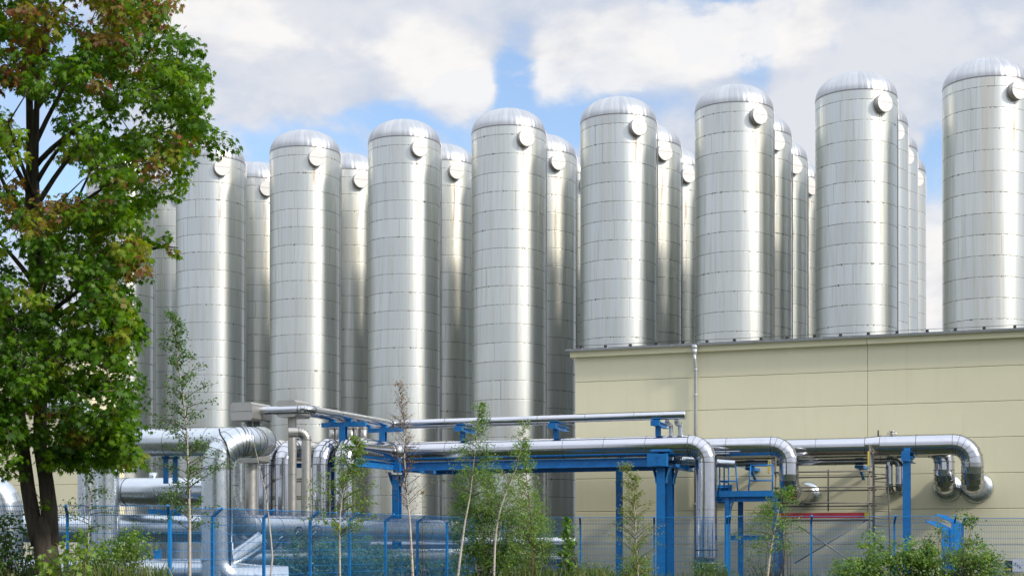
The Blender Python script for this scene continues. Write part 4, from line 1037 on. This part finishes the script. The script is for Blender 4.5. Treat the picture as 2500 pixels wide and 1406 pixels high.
    for (x, y, dy) in cl:
        c = np.array(A(x, y, dy)); small = (x > 380 and 560 < y < 640) or y > 1225
        R = RNG.uniform(.20, .34) * (.45 if small else 1)
        m = int((10 if small else 34) * RNG.uniform(.7, 1.3))
        g = RNG.normal(size=(m, 3)); g /= np.linalg.norm(g, axis=1)[:, None]; g *= RNG.uniform(.25, 1, (m, 1)) ** .5
        p = c + g * np.array([R * 1.15, R * 1.15, R * .72]); p[:, 2] -= .25 * R * (g[:, 0] ** 2 + g[:, 1] ** 2)
        P_.append(p); S_.append(np.full(m, .112) * RNG.uniform(.8, 1.15)); O_.append(g * .8)
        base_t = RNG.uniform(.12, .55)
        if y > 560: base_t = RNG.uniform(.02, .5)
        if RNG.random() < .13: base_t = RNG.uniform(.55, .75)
        for rx, ry, rr in reds:
            if (x - rx) ** 2 + (y - ry) ** 2 < rr * rr and dy < 1 and RNG.random() < .5: base_t = RNG.uniform(.68, .92)
        if y < 60 and RNG.random() < .3: base_t = RNG.uniform(.6, .9)
        if x < 50 and 220 < y < 400: base_t = RNG.uniform(.5, .66)
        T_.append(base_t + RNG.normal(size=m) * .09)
        CLC.append((c, R))
    # twigs grow from the nearest wood, nearest clumps first
    wood = [tuple(p) for p in sk]; W_ = np.array(wood); todo = sorted(CLC, key=lambda q: np.linalg.norm(W_ - q[0], axis=1).min())
    buf = np.zeros((len(W_) + len(todo) * 2, 3)); buf[:len(W_)] = W_; cnt = len(W_)
    for c, R in todo:
        cv = Vector(c); dd = np.linalg.norm(buf[:cnt] - c - np.array([0, 0, -.12]), axis=1); q = Vector(buf[int(dd.argmin())]); l = (cv - q).length
        mid = q.lerp(cv, .5) + Vector((random.uniform(-.1, .1), random.uniform(-.1, .1), .08)) * min(l, 1)
        r = min(.007 + .010 * l, .018); mb.tube([q, mid, cv], [r, r * .7, .004], 5); buf[cnt] = mid; buf[cnt + 1] = cv; cnt += 2
        for _ in range(2): mb.tube([cv, cv + Vector((random.uniform(-R, R), random.uniform(-R, R), random.uniform(-R, R) * .6))], [.005, .002], 3)
    obj('twigs', mb, B_TWIG, t)
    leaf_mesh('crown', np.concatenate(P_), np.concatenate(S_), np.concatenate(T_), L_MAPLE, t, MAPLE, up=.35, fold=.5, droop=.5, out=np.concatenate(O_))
maple()

def sapling(label, path, Y, r0, start, width, nb, lpb, tint, kind='birch', mat=None, barkm=None, name='birch_sapling', lsz=.05, leafstart=.25, droop=.3, rise=.75, extra=None):
    pts = [at(x, y, Y) for x, y in path]; b0 = pts[0].copy(); b0.z = 0
    t = thing(name, label, 'tree' if 'weed' not in name else 'plant', b0, 'young trees by the fence')
    pts = [b0] + pts; n = len(pts)
    L = [0]
    for a, b in zip(pts[:-1], pts[1:]): L.append(L[-1] + (b - a).length)
    rad = [max(r0 * (1 - .88 * l / L[-1]), .004) for l in L]
    mb = MB(); mb.tube(pts, rad, 10); obj('trunk', mb, barkm or B_BIRCH, t)
    def pt(f):
        l = f * L[-1]
        for i in range(n - 1):
            if L[i + 1] >= l: return pts[i].lerp(pts[i + 1], (l - L[i]) / max(L[i + 1] - L[i], 1e-6))
        return pts[-1].copy()
    mb = MB(); C, T = [], []; W = width * 1.3 * Y / F
    for k in range(nb):
        f = start + (1 - start) * (k + random.random()) / nb
        p = pt(min(f, .995)); rel = (f - start) / (1 - start)
        l = W * (1 - rel * .85) * random.uniform(.55, 1.1) * (.6 + .4 * min(1, rel * 5)); az = random.uniform(0, 2 * math.pi)
        d = Vector((math.cos(az), math.sin(az), random.uniform(rise * .6, rise * 1.2)))
        e = p + d * l + Vector((0, 0, 0)); mid = p.lerp(e, .5) + Vector((0, 0, .06 * l)); e.z -= droop * l
        q = bez(p, mid, e, 5); mb.tube(q, [.010, .007, .005, .003, .002], 4)
        tw = []
        for j in range(3):
            s0 = q[1 + j]; ee = s0 + Vector((random.uniform(-.3, .3), random.uniform(-.3, .3), random.uniform(-.12, .3))) * l * .7; mb.tube([s0, ee], [.004, .0015], 3); tw.append((s0, ee))
        for j in range(int(lpb * random.uniform(.5, 1.4))):
            if random.random() < .5: u = random.uniform(leafstart, 1); i = min(int(u * 4), 3); c = q[i].lerp(q[i + 1], u * 4 - i)
            else: a, b = random.choice(tw); c = a.lerp(b, random.random())
            C.append(tuple(c + Vector([random.gauss(0, .05) for _ in range(3)]))); T.append(random.uniform(*tint))
    obj('branches', mb, B_RED if barkm is B_RED else B_TWIG, t)
    if C: leaf_mesh('foliage', C, lsz, np.array(T), mat or L_BIRCH, t, OVAL, up=.3, fold=.3, droop=.8)
    return t
sapling('tall white stemmed birch sapling right of the maple with sparse leaves', [(463, 1406), (463, 1280), (459, 1130), (455, 1040), (446, 960), (434, 880), (428, 820), (424, 765)], 31.0, .042, .30, 118, 80, 50, (.0, .6), lsz=.055)
sapling('crooked thin sapling bending beside the maple trunk', [(210, 1406), (215, 1330), (218, 1250), (222, 1200), (230, 1180), (220, 1160), (205, 1140), (195, 1110), (190, 1080)], 30.0, .028, .45, 90, 26, 34, (.05, .5), lsz=.055, rise=.4)
sapling('thin nearly bare sapling leaning before the hooked pipes', [(661, 1406), (665, 1360), (662, 1320), (656, 1260), (648, 1200), (636, 1150), (622, 1090), (612, 1052)], 36.0, .030, .62, 60, 12, 2, (.2, .6), barkm=B_BIRCH)
sapling('birch sapling with a green tuft beside the bent front pipe', [(830, 1406), (829, 1320), (830, 1260), (836, 1210), (848, 1150), (862, 1110), (880, 1075)], 38.0, .034, .42, 110, 56, 72, (.4, .9), lsz=.06)
sapling('slender birch with bare reddish upper twigs before the tanks', [(1008, 1406), (1004, 1330), (1000, 1260), (992, 1200), (988, 1120), (986, 1040), (980, 980), (973, 935)], 40.0, .040, .42, 66, 80, 13, (.86, 1.0), lsz=.045, barkm=None, rise=1.1, droop=.1)
sapling('pale leaning birch rising out of the dark middle bush', [(1118, 1406), (1126, 1340), (1136, 1270), (1148, 1210), (1156, 1140), (1160, 1100), (1166, 1050), (1170, 990)], 41.0, .040, .52, 90, 60, 38, (.3, .8), lsz=.055)
sapling('second white birch stem in front of the dark middle bush', [(1206, 1406), (1208, 1340), (1212, 1290), (1222, 1240), (1240, 1190), (1262, 1140), (1275, 1080), (1282, 1030)], 41.5, .040, .45, 72, 50, 30, (.35, .85), lsz=.05)
sapling('thin red stemmed sapling on the right flank of the middle bush', [(1300, 1406), (1299, 1330), (1296, 1270), (1290, 1210), (1284, 1150), (1275, 1080)], 42.5, .024, .2, 80, 64, 40, (.4, .8), barkm=B_RED, lsz=.06)
sapling('light green birch beside the thin dark blue column', [(1558, 1406), (1554, 1340), (1551, 1270), (1547, 1220), (1543, 1170), (1520, 1135)], 43.5, .034, .12, 84, 84, 38, (.55, .95), lsz=.055, rise=.9)
sapling('leaning pale birch before the blue platform', [(1874, 1406), (1880, 1350), (1892, 1290), (1902, 1240), (1912, 1205), (1924, 1192)], 43.0, .046, .42, 105, 66, 48, (.35, .8), lsz=.055, rise=.4)
sapling('young maple sapling with broad leaves left of the cream corner', [(1388, 1406), (1386, 1350), (1384, 1300), (1380, 1268)], 43.0, .015, .25, 34, 26, 10, (.3, .9), mat=L_BUSH, lsz=.15, barkm=B_RED)

def bush(label, blobs, Y, n, lsz, tint, mat=L_BUSH, tmpl=OVAL, name='leafy_bush', stems=14, up=.4, dark=.0, clump=26, group='bushes along the fence', spread=.6):
    cx = sum(b[0] for b in blobs) / len(blobs); b0 = at(cx, 1400, Y); b0.z = 0
    t = thing(name, label, 'bush', b0, group); wts = np.array([b[2] * b[3] for b in blobs], float); wts /= wts.sum()
    C, T, O = [], [], []; mb = MB(); nc = n // clump
    for k in range(nc):
        bx, by, rx, ry = blobs[RNG.choice(len(blobs), p=wts)]
        g = RNG.normal(size=3); g /= np.linalg.norm(g); g *= RNG.uniform(.2, 1) ** .45
        s = Y / F; c = np.array(at(bx, by, Y)) + np.array([g[0] * rx * s, g[1] * spread, g[2] * ry * s])
        if c[2] < .05: c[2] = .05 + RNG.uniform(0, .3)
        R = RNG.uniform(.10, .2); m = int(clump * RNG.uniform(.6, 1.4)); h = RNG.normal(size=(m, 3)) * R * .6
        C.append(c + h); T.append(RNG.uniform(*tint) + RNG.normal(size=m) * .10); O.append(np.tile(g * .5, (m, 1)))
        if k < stems * 4:
            f = b0 + Vector((RNG.uniform(-.5, .5) * 1.0, RNG.uniform(-.25, .25), 0)); cv = Vector(c); mb.tube([f, f.lerp(cv, .5) + Vector((0, 0, .1)), cv], [.012, .008, .003], 5)
    obj('stems', mb, B_TWIG, t)
    leaf_mesh('foliage', np.concatenate(C), lsz, np.concatenate(T), mat, t, tmpl, up=up, fold=.3, droop=.3, out=np.concatenate(O))
    return t
bush('dark dense willow bush in the middle before the tanks', [(1165, 1205, 62, 80), (1145, 1290, 52, 90), (1245, 1250, 60, 80), (1210, 1310, 75, 100), (1180, 1380, 90, 60), (1195, 1160, 30, 35), (1250, 1370, 70, 50)], 44.0, 21000, .095, (.2, 1.0), tmpl=LANCE)
bush('lighter loose willow bush on the right of the dark one', [(1290, 1260, 45, 85), (1300, 1340, 60, 60), (1320, 1300, 40, 60)], 44.8, 6500, .085, (.55, 1.0), tmpl=LANCE)
bush('bright green robinia bush before the gate wings at the right', [(2180, 1382, 120, 45), (2300, 1384, 130, 46), (2220, 1352, 90, 34), (2130, 1322, 36, 24), (2370, 1350, 60, 36), (2400, 1390, 60, 40), (2080, 1395, 60, 30)], 41.5, 12500, .08, (.4, 1.0), up=.5)
bush('thin leaning shoots rising above the robinia bush by the gate wings', [(2290, 1310, 26, 30), (2355, 1268, 26, 10), (2370, 1310, 20, 22)], 41.2, 420, .08, (.1, .6), stems=5)
bush('green ivy clad bush behind the blue mesh fence under the handwheels', [(720, 1355, 120, 45), (850, 1350, 90, 50), (620, 1385, 60, 25), (800, 1390, 150, 30), (900, 1385, 60, 40)], 47.5, 12500, .075, (.15, .7), spread=1.4)
bush('low dense bush behind the mesh between the receding fence posts', [(960, 1380, 60, 40), (1060, 1390, 70, 25)], 50.5, 3600, .08, (.1, .6))
bush('yellow green shrub before the left fence between the green posts', [(290, 1350, 50, 45), (330, 1340, 40, 30), (260, 1390, 60, 30), (325, 1300, 12, 18)], 29.6, 2600, .062, (.5, .95))
bush('bright maple seedlings at the foot of the big maple', [(190, 1350, 45, 30), (120, 1380, 30, 30), (195, 1310, 22, 12), (160, 1395, 60, 20)], 27.0, 300, .11, (.75, 1.0), tmpl=MAPLE, clump=8)
bush('dark leafy shoots at the lower left edge of the photo', [(20, 1300, 50, 40), (40, 1370, 60, 40), (45, 1260, 26, 12)], 28.5, 950, .085, (.05, .6), clump=12)
bush('dense low ivy around the crooked sapling foot', [(215, 1385, 24, 40), (230, 1400, 30, 20)], 30.2, 1500, .06, (.2, .7))
bush('low leafy growth at the foot of the front pipe', [(1725, 1385, 45, 22), (1760, 1400, 40, 15)], 47.8, 1300, .06, (.2, .8))
bush('green seedlings under the light green birch', [(1555, 1385, 45, 25), (1500, 1400, 50, 14)], 44.2, 1500, .06, (.4, .9))
bush('rambling leaves around the foot of the leaning pale birch', [(1860, 1370, 50, 40), (1920, 1330, 25, 40), (1900, 1280, 40, 30)], 43.8, 1000, .05, (.1, .6), clump=10)
bush('narrow leafy shoots between the middle bush and the cream corner', [(1385, 1320, 22, 40), (1400, 1380, 30, 30), (1440, 1395, 25, 25)], 44.0, 700, .085, (.2, .8), clump=9)
def stalk():
    p = at(1031, 1258, 43); b0 = Vector((p.x, p.y, 0)); t = thing('tall_weed', 'single upright leafy weed stalk poking above the receding fence', 'plant', b0)
    mb = MB(); mb.tube([b0, Vector((p.x, p.y, at(1031, 1200, 43).z))], [.012, .005], 6); obj('stem', mb, B_TWIG, t); C, T, tp = [], [], []
    for k in range(16):
        y = 1400 - k * 12.6
        for s in (-1, 1):
            for j in range(2): C.append(tuple(at(1031, y, 43) + Vector((s * (.05 + .05 * j), 0, -.01)))); T.append(.15); tp.append((s, 0, -.1))
    for _ in range(18): C.append(tuple(at(1031, 1203, 43) + Vector([random.gauss(0, .03) for _ in range(3)]))); T.append(.9); tp.append((0, 0, 1))
    leaf_mesh('foliage', C, .11, np.array(T), L_BIRCH, t, LANCE, tip=np.array(tp, float))
stalk()
# weeds and grass in front of and behind the fence: nobody could count them
def weeds():
    C, T = [], []
    lines = [(28.5, -60, 420, 1380, 1600), (43, 1230, 1480, 1384, 900), (44.5, 1450, 1900, 1402, 900), (44, 1900, 2500, 1402, 1000), (40, 480, 1230, 1410, 900)]
    for (Y, x0, x1, ytop, n) in lines:
        for _ in range(n):
            x = random.uniform(x0, x1); h = (EYE + (HY - ytop) * Y / F) * random.uniform(.55, 1.12); yy = Y + random.uniform(-.5, .5)
            for z in (h * .55, h * .85): C.append(((x - CX) * yy / F + random.gauss(0, .03), yy, z)); T.append(min(1, max(0, random.gauss(.5, .25))))
    tp = np.tile(np.array([0, 0, 1.0]), (len(C), 1)) + RNG.normal(size=(len(C), 3)) * .2
    o = leaf_mesh('tall_grass', C, .42, np.array(T), L_GRASS, None, BLADE, up=0, tip=tp, fold=.1)
    tag(o, 'rough tall grass and weeds along the foot of the fence', 'grass', kind='stuff')
weeds()
